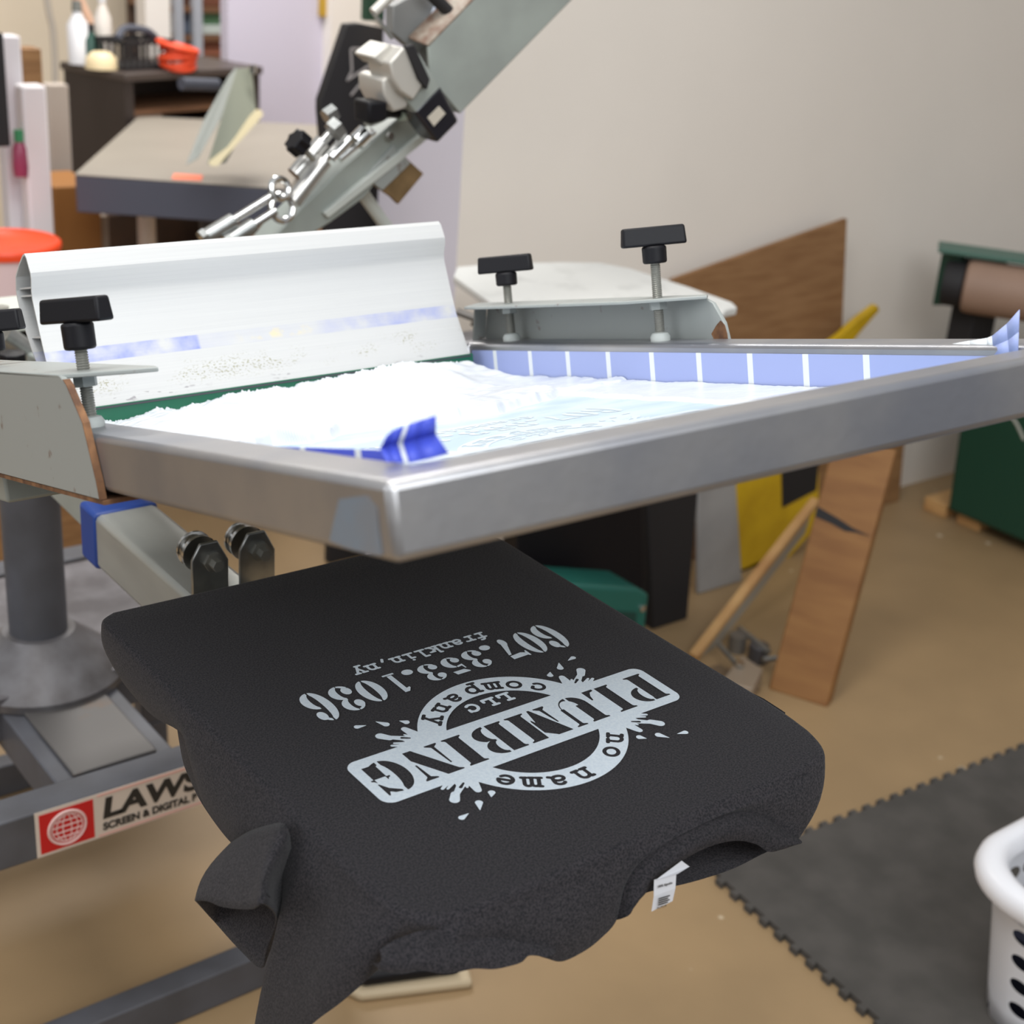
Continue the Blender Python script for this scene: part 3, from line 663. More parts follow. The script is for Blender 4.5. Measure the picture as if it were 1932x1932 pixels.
def mixc(fac, c1, c2):
    x = nd('ShaderNodeMix', data_type='RGBA'); K.new(fac, x.inputs[0])
    for q, i in ((c1, 6), (c2, 7)):
        if hasattr(q, 'links'): K.new(q, x.inputs[i])
        else: x.inputs[i].default_value = lin(q)
    return x.outputs[2]
U_, V_2, W_ = sx.outputs[0], sx.outputs[1], sx.outputs[2]
base = mixc(noi(260, (.02, 1, 3), .3, .7), (198, 198, 196), (192, 192, 191))
blue = mth('MULTIPLY', band(W_, .0290, .0430, .0006), noi(40, (1, 1, 1), .30, .75))
blue = mth('MULTIPLY', blue, mth('ADD', mth('MULTIPLY', band(U_, .0, .235, .003), .8), mth('ADD', mth('MULTIPLY', band(U_, .36, .60, .05), .55), .12)), True)
c_ = mixc(blue, base, (112, 128, 205))
yel = mth('MULTIPLY', band(W_, .030, .042, .004), mth('MULTIPLY', band(U_, .27, .37, .03), noi(60, (1, 1, 1), .5, .62)))
c_ = mixc(mth('MULTIPLY', yel, .5), c_, (226, 206, 140))
speck = mth('MULTIPLY', band(W_, -.004, .024, .010), mth('MULTIPLY', noi(640, (.6, 1, 1), .56, .61), noi(20, (1, 1, 2), .46, .58)))
c_ = mixc(mth('MULTIPLY', speck, .7), c_, (136, 132, 92))
dark = mth('MULTIPLY', band(W_, -.0118, .0, .005), mth('MULTIPLY', noi(300, (.25, 1, 1), .60, .63), noi(14, (1, 1, 1), .50, .58)))
c_ = mixc(mth('MULTIPLY', dark, .7), c_, (96, 84, 92))
K.new(c_, pb_.inputs['Base Color']); pb_.inputs['Roughness'].default_value = .42; pb_.inputs['Metallic'].default_value = .15
def place(o, M=FI):
    """store the local position, so that stains stay where they are on the thing"""
    a = o.data.attributes.new('place', 'FLOAT_VECTOR', 'POINT'); bo = Vector(o['_o'])
    for v, d in zip(o.data.vertices, a.data):
        p = v.co + bo; d.vector = M @ Vector((p.x, p.y, p.z - Z0))
hd = b.build('handle', m, sq, smooth=22); place(hd)
b = MB(FT); b.box((u0 + .002, .7235, -HF + .0016), (u1 + .003, .7325, -.010)); b.build('blade', M_green, sq, bevel=.0006)
b = MB(FT); b.box((u0, .7225, -.0128), (u1, .739, -.0112)); b.build('blade_lip', mat('dark_lip', (60, 60, 66), .5), sq, smooth=0)

# ------------------------------------------------------------------ ink on the screen
def sm(x): x = max(0, min(1, x)); return x * x * (3 - 2 * x)
def lerp_tab(tab, x):
    for (a, p), (c, q) in zip(tab, tab[1:]):
        if x <= c: return p + (q - p) * max(0, (x - a) / (c - a))
    return tab[-1][1]
VF = [(.04, .46), (.10, .445), (.14, .436), (.165, .462), (.185, .435), (.205, .446), (.235, .462), (.262, .452), (.30, .440), (.318, .426), (.335, .434), (.352, .424), (.372, .434), (.40, .446), (.425, .456), (.46, .47), (.54, .48)]
TOPW = [(.04, .011), (.10, .012), (.2, .0185), (.30, .022), (.36, .0245), (.40, .029), (.48, .029), (.515, .025), (.526, .015), (.54, .006)]
def ink_h(u, v):
    n1 = NZ.noise((u * 28, v * 75, 1)); n2 = NZ.noise((u * 60, v * 220, 5)); n3 = NZ.noise((u * 22, v * 22, 9))
    nw = NZ.noise((u * 45, 7.7, 3)); vf = lerp_tab(VF, u) + .012 * nw + .002 * NZ.noise((u * 110, 2.2, 3))
    uf = .456 + .007 * NZ.noise((v * 40, 3.3, 8)) + .03 * sm((.26 - v) / .06); s2 = u - uf
    hth = .0026 * sm(s2 / .006) * (1 + .6 * n3) + .0005 * n2 if s2 > 0 else -1
    if v < vf: return hth
    s_ = v - vf; vg = .495 + (u - .193) * .30
    thin = 1 - .5 * sm((u - .43) / .05)
    h = .0105 * thin * sm(s_ / .007) * (1 + .7 * n3 + .5 * nw) * (1 - .35 * sm((s_ - .012) / .03)) + .0008 * n2 + .0012 * n1
    h += -.0045 * thin * math.exp(-((v - vg - .004 * n3) / .0055) ** 2)
    tw = lerp_tab(TOPW, u)
    roll = sm((v - vg) / max(.05, (.712 - vg)))
    h += max(0, tw - .008) * .94 * roll + .0016 * n1 * roll + .0016 * math.sin((v - .04 * u) * 260) * .4 * roll
    if v > .700: h += (.0034 * n2 + .0030 * NZ.noise((u * 420, 1, 2)) + .003 * NZ.noise((u * 90, 3, 2))) * (v - .700) / .022
    return max(h, .0004, hth)
us = np.arange(.042, .5445, .0013); vss = np.concatenate([np.arange(.19, .40, .0022), np.arange(.40, .48, .0012), np.arange(.48, .7225, .0022), [.7230]])
idx = {}; vs = []; fs = []
Hh = [[ink_h(u, v) for v in vss] for u in us]
for i in range(len(us) - 1):
    for j in range(len(vss) - 1):
        q = [(i, j), (i + 1, j), (i + 1, j + 1), (i, j + 1)]
        if sum(Hh[a][c] > 0 for a, c in q) < 1: continue
        f_ = []
        for a, c in q:
            if (a, c) not in idx:
                idx[(a, c)] = len(vs); hq = Hh[a][c]; vs.append((us[a], vss[c], -HF + (.0013 + hq if hq > 0 else .0009)))
            f_.append(idx[(a, c)])
        fs.append(f_)
b = MB(FT); b.add(vs, fs); ik = b.build('ink', M_ink, None, smooth=180)
tag(ik, 'thick white ink heaped in front of the green squeegee blade', 'ink'); ik['kind'] = 'stuff'

# ------------------------------------------------------------------ print head holding the screen
ph = thing('print_unit', (0, .95, -.2), 'grey-green clamp brackets of the lowered print head gripping the screen rails', 'print head')
b = MB(FT); th = .0045
b.prism([(.80, .041), (.426, .040), (.414, .034), (.392, .009), (.3815, -.030), (.380, -.0425), (.80, -.0425)], -.005, -.0008, axis=0)
b.slab([(-.005, .80, .0375), (.048, .80, .0375), (.050, .39, .0375), (.045, .372, .0375), (.030, .385, .0375), (-.005, .428, .0375)], (0, 0, .0032))
q = b.build('clamp_bracket', M_greyw, ph, bevel=.0008)
b = MB(FT); 
PB_ = [(.420, .0375), (.414, .034), (.392, .009), (.3815, -.030), (.380, -.0425)]
for (v0, w0), (v1, w1) in zip(PB_, PB_[1:]): b.slab([(-.0054, v0 - .0002, w0), (-.0054, v1 - .0002, w1), (-.0004, v1 - .0002, w1), (-.0004, v0 - .0002, w0)], (0, -.0012, 0))
b.slab([(-.004, .375, -.046), (.03, .375, -.046), (.03, .80, -.046), (-.004, .80, -.046)], (0, 0, .003)); b.build('rusty_edge', M_rust, q)
b = MB(FT)
b.prism([(.765, .0375), (.424, .0395), (.405, .032), (.392, .014), (.388, -.001), (.386, -.0425), (.775, -.0425), (.775, .004)], WF + .0008, WF + .005, axis=0)
b.slab([(WF + .005, .79, .0365), (WF + .005, .415, .0365), (WF - .012, .398, .0365), (WF - .050, .47, .0365), (WF - .056, .70, .0365), (WF - .050, .735, .0365)], (0, 0, .0030))
b.slab([(WF + .0008, .765, .037), (WF + .0008, .775, .0), (WF - .012, .780, .0), (WF - .012, .770, .037)], (0, .003, 0))
q = b.build('clamp_bracket', M_greyw, ph, bevel=.0008)
b = MB(FT); b.prism([(.4015, .012), (.396, .016), (.391, .012), (.3885, .004), (.3880, -.002), (.404, -.004), (.409, .004)], WF + .0004, WF + .0009, axis=0); b.build('rust_patch', M_rust, q)
def clamp_screw(u, v, zs, z0, z1, ang, s_=1.0):
    b = MB(FT); T = Matrix.Translation((u, v, 0))
    prof = [(0, .006)]; z = .006; k = 0
    while z < zs:
        prof += [(.0048, z), (.0041, z + .0009)]; z += .0018
    prof += [(.0045, zs), (0, zs)]
    b.lathe(prof, 14, T, cap=False); q = b.build('clamp_screw', M_screw, ph, smooth=50)
    b = MB(FT); b.lathe([(0, 0), (.0092, 0), (.0094, .004), (.0075, .0072), (.005, .008), (0, .008)], 20, T, cap=False); b.build('pad', M_nylon, q)
    b = MB(FT); b.lathe([(0, z0), (.0112, z0), (.0114, z1), (0, z1)], 20, T, cap=False)
    R = T @ Matrix.Rotation(ang, 4, 'Z'); L, B, H = .0300 * s_, .0075, .0175
    b.add([(-L, -B, z1), (L, -B, z1), (L, B, z1), (-L, B, z1), (-L * .96, -B * .8, z1 + H), (L * .96, -B * .8, z1 + H), (L * .96, B * .8, z1 + H), (-L * .96, B * .8, z1 + H)],
          [(3, 2, 1, 0), (4, 5, 6, 7), (0, 1, 5, 4), (1, 2, 6, 5), (2, 3, 7, 6), (3, 0, 4, 7)], R)
    b.build('t_knob', M_black, q, bevel=.0022, seg=3)
    b = MB(FT); b.lathe([(0, .029), (.0085, .029), (.0085, .0365), (0, .0365)], 6, T, cap=False); b.build('nut', M_greyw, q)
    return q
clamp_screw(WF - .019, .457, .071, .071, .087, math.radians(-30), 1.0)
clamp_screw(WF - .019, .696, .058, .058, .072, math.radians(-50), .98)
clamp_screw(.019, .446, .055, .055, .074, math.radians(-70), 1.08)
clamp_screw(.019, .668, .052, .052, .068, math.radians(-40), 1.0)
b = MB(FT); b.box((.03, .735, -.085), (WF - .01, .78, -.0465)); b.build('crossbar', M_grey, ph, bevel=.003)
b = MB(); b.prism([(.53, .07), (1.02, .03), (1.02, -.03), (.53, .02)], -.03, .03, axis=0); b.build('arm', M_grey, ph, bevel=.003)
b = MB(); b.slab([ax((75, 915), -.03), ax((165, 1003), -.03), ax((170, 940), -.03), ax((150, 900), -.03)], (.012, 0, 0)); b.build('gusset', M_grey, ph, bevel=.001)
b = MB(); b.lathe([(0, -.06), (.085, -.06), (.085, .03), (0, .03)], 36, Matrix.Translation((0, 1.08, 0))); b.build('hub', M_black2, ph, bevel=.003)
b = MB(); b.prism(rrect(-.07, 1.02, .035, 1.13, .02), .045, .062); b.build('hub_plate', mat('cream_grey_plate', (196, 198, 188), .5), ph, bevel=.003)
b = MB(); b.lathe([(0, .062), (.010, .062), (.010, .072), (0, .072)], 6, Matrix.Translation((-.03, 1.05, 0))); b.build('bolt', M_screw, ph)
b = MB(); b.tube([ay((5, 632), .98), ay((72, 680), .98)], .015, 16); b.build('tube', M_steel, ph)
b = MB(); b.lathe([(0, 0), (.014, 0), (.016, .006), (.016, .016), (0, .018)], 8, Matrix.Translation(ay((25, 690), .93))); b.build('knob', M_black, ph, bevel=.001)
# ------------------------------------------------------------------ the raised print head (it stands in the vertical plane y = 1.08)
rh = thing('raised_print_unit', (.45, 1.08, .1), 'raised grey-green print head with chrome springs and rods, tilted up behind the squeegee', 'print head')
def flat(pts, y0, y1, m, name, parent, bevel=.0015, ref=1.08):
    b = MB(); P_ = [ay(p, y0) for p in pts]; b.prism([(p.x, p.z) for p in P_], y0, y1, axis=1); return b.build(name, m, parent, bevel=bevel)
def rod(p, q, r, y, m, name, parent, n=14, ref=1.08):
    A, B = ay(p, y), ay(q, y); b = MB(); b.tube([A, B], [r, r] if not hasattr(r, '__len__') else r, n); return b.build(name, m, parent)
flat([(505, 462), (545, 470), (625, 420), (690, 372), (728, 318), (850, 222), (815, 190), (770, 208), (640, 320), (540, 420)], 1.065, 1.115, M_grey, 'main_bar', rh, .003)
flat([(620, 412), (735, 322), (845, 232), (838, 222), (730, 305), (612, 402)], 1.056, 1.066, mat('bright_grey_edge', (188, 192, 186), .4), 'bar_flange', rh)
cl = flat([(809, 88), (812, 146), (868, 214), (1078, 0), (1290, -216), (1110, -216), (894, 0)], 1.00, 1.006, M_grey, 'clamp_bracket', rh, .001)
b = MB(); P_ = [ay(p, 1.0) for p in ((809, 88), (894, 0), (1110, -216))]; b.grid([[p, p + Vector((-.006, .040, .006))] for p in P_]); b.build('bracket_flange', mat('worn_flange', (176, 166, 152), .5, col2=(126, 92, 74), scale=40), cl, solid=.004)
b = MB(); P_ = [ay(p, 1.003) for p in ((868, 214), (1078, 0), (1290, -216))]; b.grid([[p, p + Vector((0, .05, 0))] for p in P_]); b.build('lower_flange', M_grey, cl, solid=.003)
# square tube with black end cap, pointing down to the right
A = ay((766, 124), .97); B = ay((808, 190), .97); d = (B - A).normalized(); nrm = Vector((-d.z, 0, d.x)); w = .026
b = MB(); b.slab([A + nrm * w, B + nrm * w, B - nrm * w, A - nrm * w], (0, .05, 0)); tb = b.build('square_tube', M_grey, rh, bevel=.002)
b = MB(); A2 = B - d * .004; B2 = B + d * .058; w = .0275; b.slab([Vector((p.x, .969, p.z)) for p in (A2 + nrm * w, B2 + nrm * w * .85, B2 - nrm * w * .85, A2 - nrm * w)], (0, .045, 0)); b.build('end_cap', mat('glossy_black_plastic', (34, 33, 38), .18), tb, bevel=.005, seg=3)
b = MB(); b.slab([ay((806, 222), .9685), ay((828, 200), .9685), ay((840, 214), .9685), ay((818, 238), .9685)], (0, -.001, 0)); b.build('cap_reflection', mat('beige_reflection', (190, 182, 168), .5), tb, smooth=0)  # beige patch painting in the reflection on the glossy cap
# cast blocks
flat([(735, 118), (762, 88), (790, 112), (806, 150), (780, 190), (755, 172), (742, 150)], .96, 1.02, mat('pale_cast_metal', (190, 186, 178), .4, .3), 'cast_block', rh, .003)
flat([(722, 150), (738, 142), (775, 180), (768, 204), (742, 212), (724, 178)], .975, 1.04, mat('pale_cast_metal', (190, 186, 178)), 'cast_block', rh, .003)
flat([(702, 108), (735, 82), (752, 98), (722, 126)], .98, 1.03, mat('pale_cast_metal', (190, 186, 178)), 'cast_block', rh, .003)
flat([(766, 88), (782, 84), (812, 150), (806, 170), (790, 150)], .955, .965, M_black2, 'dark_slot', rh)
flat([(690, 190), (740, 180), (770, 200), (720, 232), (700, 240)], 1.04, 1.06, M_grey, 'side_plate', rh)
kb = flat([(695, 192), (732, 192), (732, 228), (697, 236)], .97, 1.01, M_black, 'clamp_knob', rh, .004)
rod((732, 212), (752, 212), .008, 1.015, M_black, 'knob_stem', kb)
rod((752, 212), (775, 210), .012, 1.015, mat('pale_green_metal', (168, 184, 172), .4), 'collar', rh)
for p, q, r, y in (((640, 300), (705, 248), .006, 1.03), ((660, 262), (625, 298), .0075, 1.03), ((690, 250), (672, 268), .013, 1.02)): rod(p, q, r, y, M_chrome, 'pin', rh)
for p, q, r, y in (((627, 250), (640, 238), .016, 1.02), ((614, 222), (632, 210), .012, 1.03)): rod(p, q, r, y, M_steel, 'nut', rh, 6)
# spring cylinders and tie rods
for p, q, y in (((612, 303), (552, 380), 1.045), ((608, 268), (556, 330), 1.06)):
    k = rod(p, q, .0125, y, mat('brushed_steel_cylinder', (178, 176, 172), .3, .8), 'spring_cylinder', rh, 18)
    rod((p[0] + 30, p[1] - 34), p, .006, y, M_chrome, 'piston', k)
def loop_(p, R_, y, name):
    c = ay(p, y); b = MB(); b.tube([(c.x + R_ * math.cos(a), y + .004 * math.sin(a), c.z + R_ * math.sin(a)) for a in np.linspace(0, 2 * math.pi, 25)], .005, 8, cap=False); return b.build(name, M_chrome, rh)
loop_((528, 356), .013, 1.03, 'eye_ring'); loop_((532, 392), .017, 1.03, 'eye_ring')
for p, q, c, y in (((510, 372), (380, 452), (440, 416), 1.03), ((520, 398), (426, 458), (478, 424), 1.025)):
    k = rod(p, q, .0055, y, M_chrome, 'tie_rod', rh); mid_ = ((c[0] + q[0]) / 2, (c[1] + q[1]) / 2)
    rod(c, q, .0105, y, M_steel, 'turnbuckle', k); rod((q[0] + 10, q[1] - 6), q, .0125, y, M_steel, 'rod_nut', k, 6)
# star knob
A = ay((563, 270), 1.03); b = MB()
star = [((.019 if i % 2 else .0145) * math.cos(i * math.pi / 7), (.019 if i % 2 else .0145) * math.sin(i * math.pi / 7)) for i in range(14)]
b.prism(star, -.010, .010, Matrix.Translation((A.x, 1.03, A.z)) @ Matrix.Rotation(math.radians(-52), 4, 'Y')); k = b.build('star_knob', M_black, rh, bevel=.002)
rod((568, 276), (592, 302), .0045, 1.03, M_screw, 'knob_screw', k)
# plate and brown board hanging under the bar
flat([(690, 335), (722, 360), (775, 308), (742, 275)], 1.06, 1.066, M_greyw, 'stop_plate', rh)
flat([(706, 350), (758, 290), (800, 328), (752, 386), (738, 372)], 1.07, 1.078, mat('brown_hardboard', (128, 102, 66), .7, col2=(104, 82, 50), scale=30), 'stop_pad', rh)
b = MB(); b.lathe([(0, 0), (.006, 0), (.006, .005), (0, .005)], 6, Matrix.Translation(ay((735, 256), 1.055)) @ Matrix.Rotation(math.pi / 2, 4, 'X')); b.build('bolt', M_chrome, rh)
# upper linkage at the top edge of the picture
flat([(742, 12), (800, -20), (840, 30), (790, 100), (770, 86), (742, 62)], 1.05, 1.07, mat('dark_grey_plate', (120, 120, 118), .5), 'linkage_plate', rh)  # darker grey than the linkage plate beside it
flat([(790, 100), (840, 30), (900, 40), (880, 90), (806, 150)], 1.065, 1.075, mat('mid_grey_plate', (150, 150, 150), .45), 'linkage_plate', rh)
rod((852, 28), (800, -24), .009, 1.02, M_black2, 'screw', rh)
rod((704, 24), (760, -30), .007, 1.03, mat('pale_cast_metal', (190, 186, 178)), 'link_bar', rh); rod((704, 24), (740, 72), .003, 1.03, M_steel, 'link_rod', rh)
flat([(808, 55), (830, 0), (850, 20), (832, 52), (818, 60)], 1.04, 1.05, mat('pale_blue_plate', (206, 214, 230), .4), 'side_plate', rh)
rod((672, 348), (738, 440), .010, 1.12, mat('bright_grey_edge', (188, 192, 186)), 'strut', rh)

# ------------------------------------------------------------------ second platen, empty, beyond the screen
p2 = thing('platen', (1.0, 1.1, -.06), 'empty white platen beyond the two right-hand clamp knobs', 'platen')
b = MB(); O = [az(p, -.03) for p in ((856, 520), (862, 503), (930, 497), (1060, 494), (1132, 495), (1190, 506), (1300, 541), (1382, 570), (1391, 579), (1370, 584))] 
pl = [(p.x, p.y) for p in O] + [(1.06, .86), (.92, .87), (.80, .90), (.775, 1.0)]
b.prism(pl, -.045, -.03); b.build('board', mat('white_platen_face', (216, 216, 212), .5, col2=(198, 198, 194), scale=20, thr=(.55, .75)), p2, bevel=.003)
b = MB(); b.box((.1, 1.05, -.13), (1.05, 1.12, -.07)); b.build('arm', M_standl, p2, bevel=.004)
b = MB(); b.tube([ay((862, 588), 1.0), ay((905, 604), .97)], .006, 10); b.tube([ay((895, 600), .97), ay((928, 622), .95)], .013, 10); b.build('support_rod', mat('dull_steel_rod', (104, 100, 96), .5, .5), p2)

# ------------------------------------------------------------------ flash dryer behind the press
fd = thing('flash_dryer', (.95, 2.5, -.9), 'grey box-shaped flash dryer with an upright green-grey fin and orange tag', 'flash dryer')
T_ = [az(p, -.04) for p in ((140, 328), (548, 356), (612, 236), (262, 219))]
ctr = sum(T_, Vector()) / 4
b = MB(); b.slab(T_, (0, 0, -.004)); b.build('lid', mat('warm_grey_lid', (146, 138, 127), .5, var=.06, scale=6), fd, bevel=.002)
b = MB(); b.slab([p.lerp(ctr, .004) + Vector((0, 0, -.0045)) for p in T_], (0, 0, -.082)); b.build('hood', mat('slate_grey_hood', (76, 78, 90), .5), fd, bevel=.003)
b = MB(); b.tube([(ctr.x, ctr.y, -.13), (ctr.x, ctr.y, -.88)], .03, 16); b.build('post', M_stand, fd)
b = MB(); b.box((ctr.x - .28, ctr.y - .03, -.9), (ctr.x + .28, ctr.y + .03, -.87)); b.box((ctr.x - .03, ctr.y - .28, -.9), (ctr.x + .03, ctr.y + .28, -.871)); b.build('base', M_stand, fd, bevel=.003)
b = MB(); q = [az(p, -.0395) for p in ((324, 338), (380, 341), (383, 331), (328, 328))]; b.slab(q, (0, 0, .001)); b.slab([q[0] + Vector((0, 0, .001)), q[1] + Vector((0, 0, .001)), q[1] + Vector((0, 0, -.008)), q[0] + Vector((0, 0, -.008))], (-.0006, -.0008, 0)); b.build('orange_tag', mat('coral_tag', (242, 128, 96), .6), fd, smooth=0)
A = az((350, 314), -.04); Bq = az((408, 312), -.04)
b = MB(); D_ = 3.32
fin = [ad((350, 312), 2.95), ad((372, 300), 2.98), ad((440, 180), 3.25), ad((446, 125), 3.3), ad((430, 145), 3.28), ad((385, 225), 3.12)]
b.slab(fin, (.004, .003, 0)); b.build('fin_side', mat('fin_dark', (112, 116, 110), .5), fd, bevel=.001)
b = MB(); fin = [ad((390, 310), 2.96), ad((446, 130), 3.3), ad((474, 128), 3.34), ad((482, 205), 3.30), ad((425, 308), 3.0)]
b.slab(fin, (.004, .004, 0)); b.build('fin', mat('fin_green_grey', (128, 132, 118), .5), fd, bevel=.001)
b = MB(); b.slab([ad((398, 313), 2.94), ad((486, 216), 3.26), ad((482, 206), 3.29), ad((392, 306), 2.97)], (.01, -.01, 0)); b.build('fin_foot', mat('fin_cream_edge', (168, 156, 122), .6), fd, bevel=.001)
b = MB(); b.lathe([(0, -.01), (.009, -.01), (.009, .01), (0, .01)], 12, Matrix.Translation(ad((477, 130), 3.3))); b.build('bolt', M_chrome, fd)
b = MB(); b.tube([ad((342, 158), 3.2), ad((410, 160), 3.28)], .014, 12); b.build('handle', M_dgrey, fd)

# ------------------------------------------------------------------ floor mat, basket
mt = MB(); ca = math.radians(-3.5); ex = Vector((math.cos(ca), math.sin(ca), 0)); ey = Vector((.105, .995, 0)).normalized()
O_ = Vector((.94, .585, 0)); E_ = []
def teeth(a, d, n_t, L_, nn):
    o = []
    for k in range(n_t):
        s0 = L_ * k
        o += [a + d * (s0 + .10 * L_), a + d * (s0 + .02 * L_) + nn * .011, a + d * (s0 + .48 * L_) + nn * .011, a + d * (s0 + .40 * L_)]
    return o
n1, n2 = 34, 38
e1 = teeth(O_, ex, n1, .037, ey); e2 = teeth(O_ - ey * (n2 * .037), ey, n2, .037, -ex)
out_ = e2 + e1 + [O_ + ex * (n1 * .037), O_ + ex * (n1 * .037) - ey * (n2 * .037)]
mt.prism([(p.x, p.y) for p in out_], -.8995, -.888); tag(mt.build('floor_mat', M_mat, None, bevel=0), 'dark grey rubber floor mat with toothed interlocking edges', 'floor mat')
bk_ = thing('laundry_basket', (1.3, 0, -.888), 'white plastic laundry basket with oval holes standing on the dark mat', 'laundry basket')
bx0, by0, bx1, by1 = .985, -.235, 1.57, .190; rr = .11; Hb = .265
def ringp(off, z, n=10):
    return [Vector((x, y, z)) for x, y in rrect(bx0 + off, by0 + off, bx1 - off, by1 - off, max(.02, rr - off * .6), n)]
# wall with real oval holes: tessellated cells, the hole cells are framed
def wall_pt(tt, hh, inset=0.0):
    """tt along the perimeter (0..1), hh 0..1 height; walls lean in towards the base"""
    off = .012 + .034 * (1 - hh) + inset; P_ = ringp(off, -.888 + Hb * hh); L_ = [0]
    for i in range(len(P_)): L_.append(L_[-1] + (P_[(i + 1) % len(P_)] - P_[i]).length)
    s_ = (tt % 1) * L_[-1]; i = int(np.searchsorted(L_, s_, 'right')) - 1; i = min(i, len(P_) - 1)
    return P_[i].lerp(P_[(i + 1) % len(P_)], (s_ - L_[i]) / max(1e-9, L_[i + 1] - L_[i]))
b = MB(); NC = 38; rows_h = [0, .14, .30, .46, .62, .78, .79, .96]
PC = ringp(.03, -.888); LC = [0]
for i in range(len(PC)): LC.append(LC[-1] + (PC[(i + 1) % len(PC)] - PC[i]).length)
CORN = [LC[11 * k + 5] / LC[-1] for k in range(4)]
for r_ in range(len(rows_h) - 1):
    h0, h1 = rows_h[r_], rows_h[r_ + 1]
    for c in range(NC):
        t0, t1 = c / NC, (c + 1) / NC
        cor = any(abs((((t0 + t1) / 2 - q + .5) % 1) - .5) < .034 for q in CORN)
        if r_ in (0, 5, 6) or cor:
            b.add([wall_pt(t0, h0), wall_pt(t1, h0), wall_pt(t1, h1), wall_pt(t0, h1)], [(0, 1, 2, 3)]); continue
        n_h = 16; tm, hm = (t0 + t1) / 2, (h0 + h1) / 2; inner = []; outer = []
        for k in range(n_h):
            a = 2 * math.pi * k / n_h + math.pi / 4
            inner.append(wall_pt(tm + (t1 - t0) * .42 * math.cos(a), hm + (h1 - h0) * .27 * math.sin(a)))
            m_2 = max(abs(math.cos(a)), abs(math.sin(a))); outer.append(wall_pt(tm + (t1 - t0) * .5 * math.cos(a) / m_2, hm + (h1 - h0) * .5 * math.sin(a) / m_2))
        b.add(outer + inner, [(k, (k + 1) % n_h, n_h + (k + 1) % n_h, n_h + k) for k in range(n_h)])
b.add([wall_pt(i / NC, 0) for i in range(NC)], [list(range(NC))[::-1]])
bw_ = b.build('body', M_white, bk_, smooth=40, recalc=False)
bm = bmesh.new(); bm.from_mesh(bw_.data); bmesh.ops.remove_doubles(bm, verts=bm.verts, dist=1e-4); bmesh.ops.recalc_face_normals(bm, faces=bm.faces); bm.to_mesh(bw_.data); bm.free()
b = MB(); prof = [(.034, .90), (.028, .975), (.016, 1.0), (.002, .99), (-.006, .96), (-.009, .91), (-.006, .87), (0.000, .91), (.006, .955), (.018, .965), (.026, .90)]
b.grid([ringp(o, -.888 + Hb * h_, 12) for o, h_ in prof], close=True); b.build('rim', M_white, bk_, smooth=70)

b = MB(); G_ = [[Vector((x, y, -.888 + .15 + .02 * NZ.noise((x * 9, y * 9, 1)))) for y in np.linspace(by0 + .07, by1 - .07, 16)] for x in np.linspace(bx0 + .07, bx1 - .07, 20)]
b.grid(G_); b.add([(bx0 + .07, by0 + .07, -.884), (bx1 - .07, by0 + .07, -.884), (bx1 - .07, by1 - .07, -.884), (bx0 + .07, by1 - .07, -.884), G_[0][0], G_[-1][0], G_[-1][-1], G_[0][-1]], [(3, 2, 1, 0), (0, 1, 5, 4), (1, 2, 6, 5), (2, 3, 7, 6), (3, 0, 4, 7)])
tag(b.build('navy_cloth', mat('navy_cotton', (22, 24, 42), .9), None, smooth=60), 'dark navy cloth seen through the holes of the white laundry basket', 'cloth')
# ------------------------------------------------------------------ right-hand side: boards and boxes along the wall
A, B = az((1560, 1335), -.9), az((1450, 1300), -.9); top_ = Vector((1.73, .94, -.39)) - Vector((1.544, .859, -.9))
nrm = (B - A).cross(top_).normalized(); nrm = nrm if nrm.x > 0 else -nrm
pk = thing('wooden_plank', tuple((A + B) / 2), 'thick orange pine plank with a black smear, leaning at the wall', 'plank')
b = MB(); b.slab([A, B, B + top_, A + top_], nrm * .036 + Vector((0, 0, .0))); b.build('plank', M_wood, pk, bevel=.003)
b = MB(); f_ = lambda s_, t_: A.lerp(B, s_) + top_ * t_ - nrm * .0008
b.slab([f_(.02, .665), f_(.35, .68), f_(.6, .70), f_(.99, .725), f_(.99, .685), f_(.7, .675), f_(.45, .66), f_(.3, .665)], nrm * .0006); b.build('black_smear', M_black2, pk, smooth=0)
A2, B2 = Vector((1.83, 1.30, -.9)), Vector((1.96, 1.24, -.9))
b = MB(); b.slab([Vector((1.75, 1.53, -.9)), Vector((2.62, 1.53, -.9)), Vector((2.62, 1.572, -.52)), Vector((1.75, 1.572, -.52))], (0, .02, 0)); tag(b.build('brown_board', M_card, None, bevel=.001), 'low brown board standing along the wall behind the orange pine plank', 'board')
# tilted brown sheet against the wall
b = MB(); sh = [ay(p, 1.55) for p in ((1270, 528), (1598, 413), (1588, 640), (1580, 760), (1270, 760))]
b.slab(sh, (0, .012, 0)); tag(b.build('brown_sheet', mat('streaked_brown_sheet', (150, 112, 74), .75, col2=(132, 94, 58), scale=7, stretch=(1, 1, 7)), None), 'large brown streaked cardboard sheet with a slanting top edge against the wall', 'cardboard sheet')
# leaning stick with its grey board
A, B = Vector((1.44, 1.163, -.9)), Vector((1.93, 1.29, -.676)); d = (B - A)
lw = thing('wooden_screen', tuple(A), 'old wooden-edged grey screen leaning low beside the orange pine plank', 'wooden screen')
side = Vector((.25, -.95, 0)).normalized(); up_ = d.cross(side).normalized(); up_ = up_ if up_.z > 0 else -up_
b = MB(); b.slab([A, B, B + side * .022, A + side * .022], up_ * .018); b.build('edge_strip', M_wood2, lw, bevel=.003)
b = MB(); b.slab([A - up_ * .04, B - up_ * .04 - d * .12, B - d * .05, A], side * .016); b.build('board', mat('pale_grey_board', (150, 142, 128), .7), lw, bevel=.001)
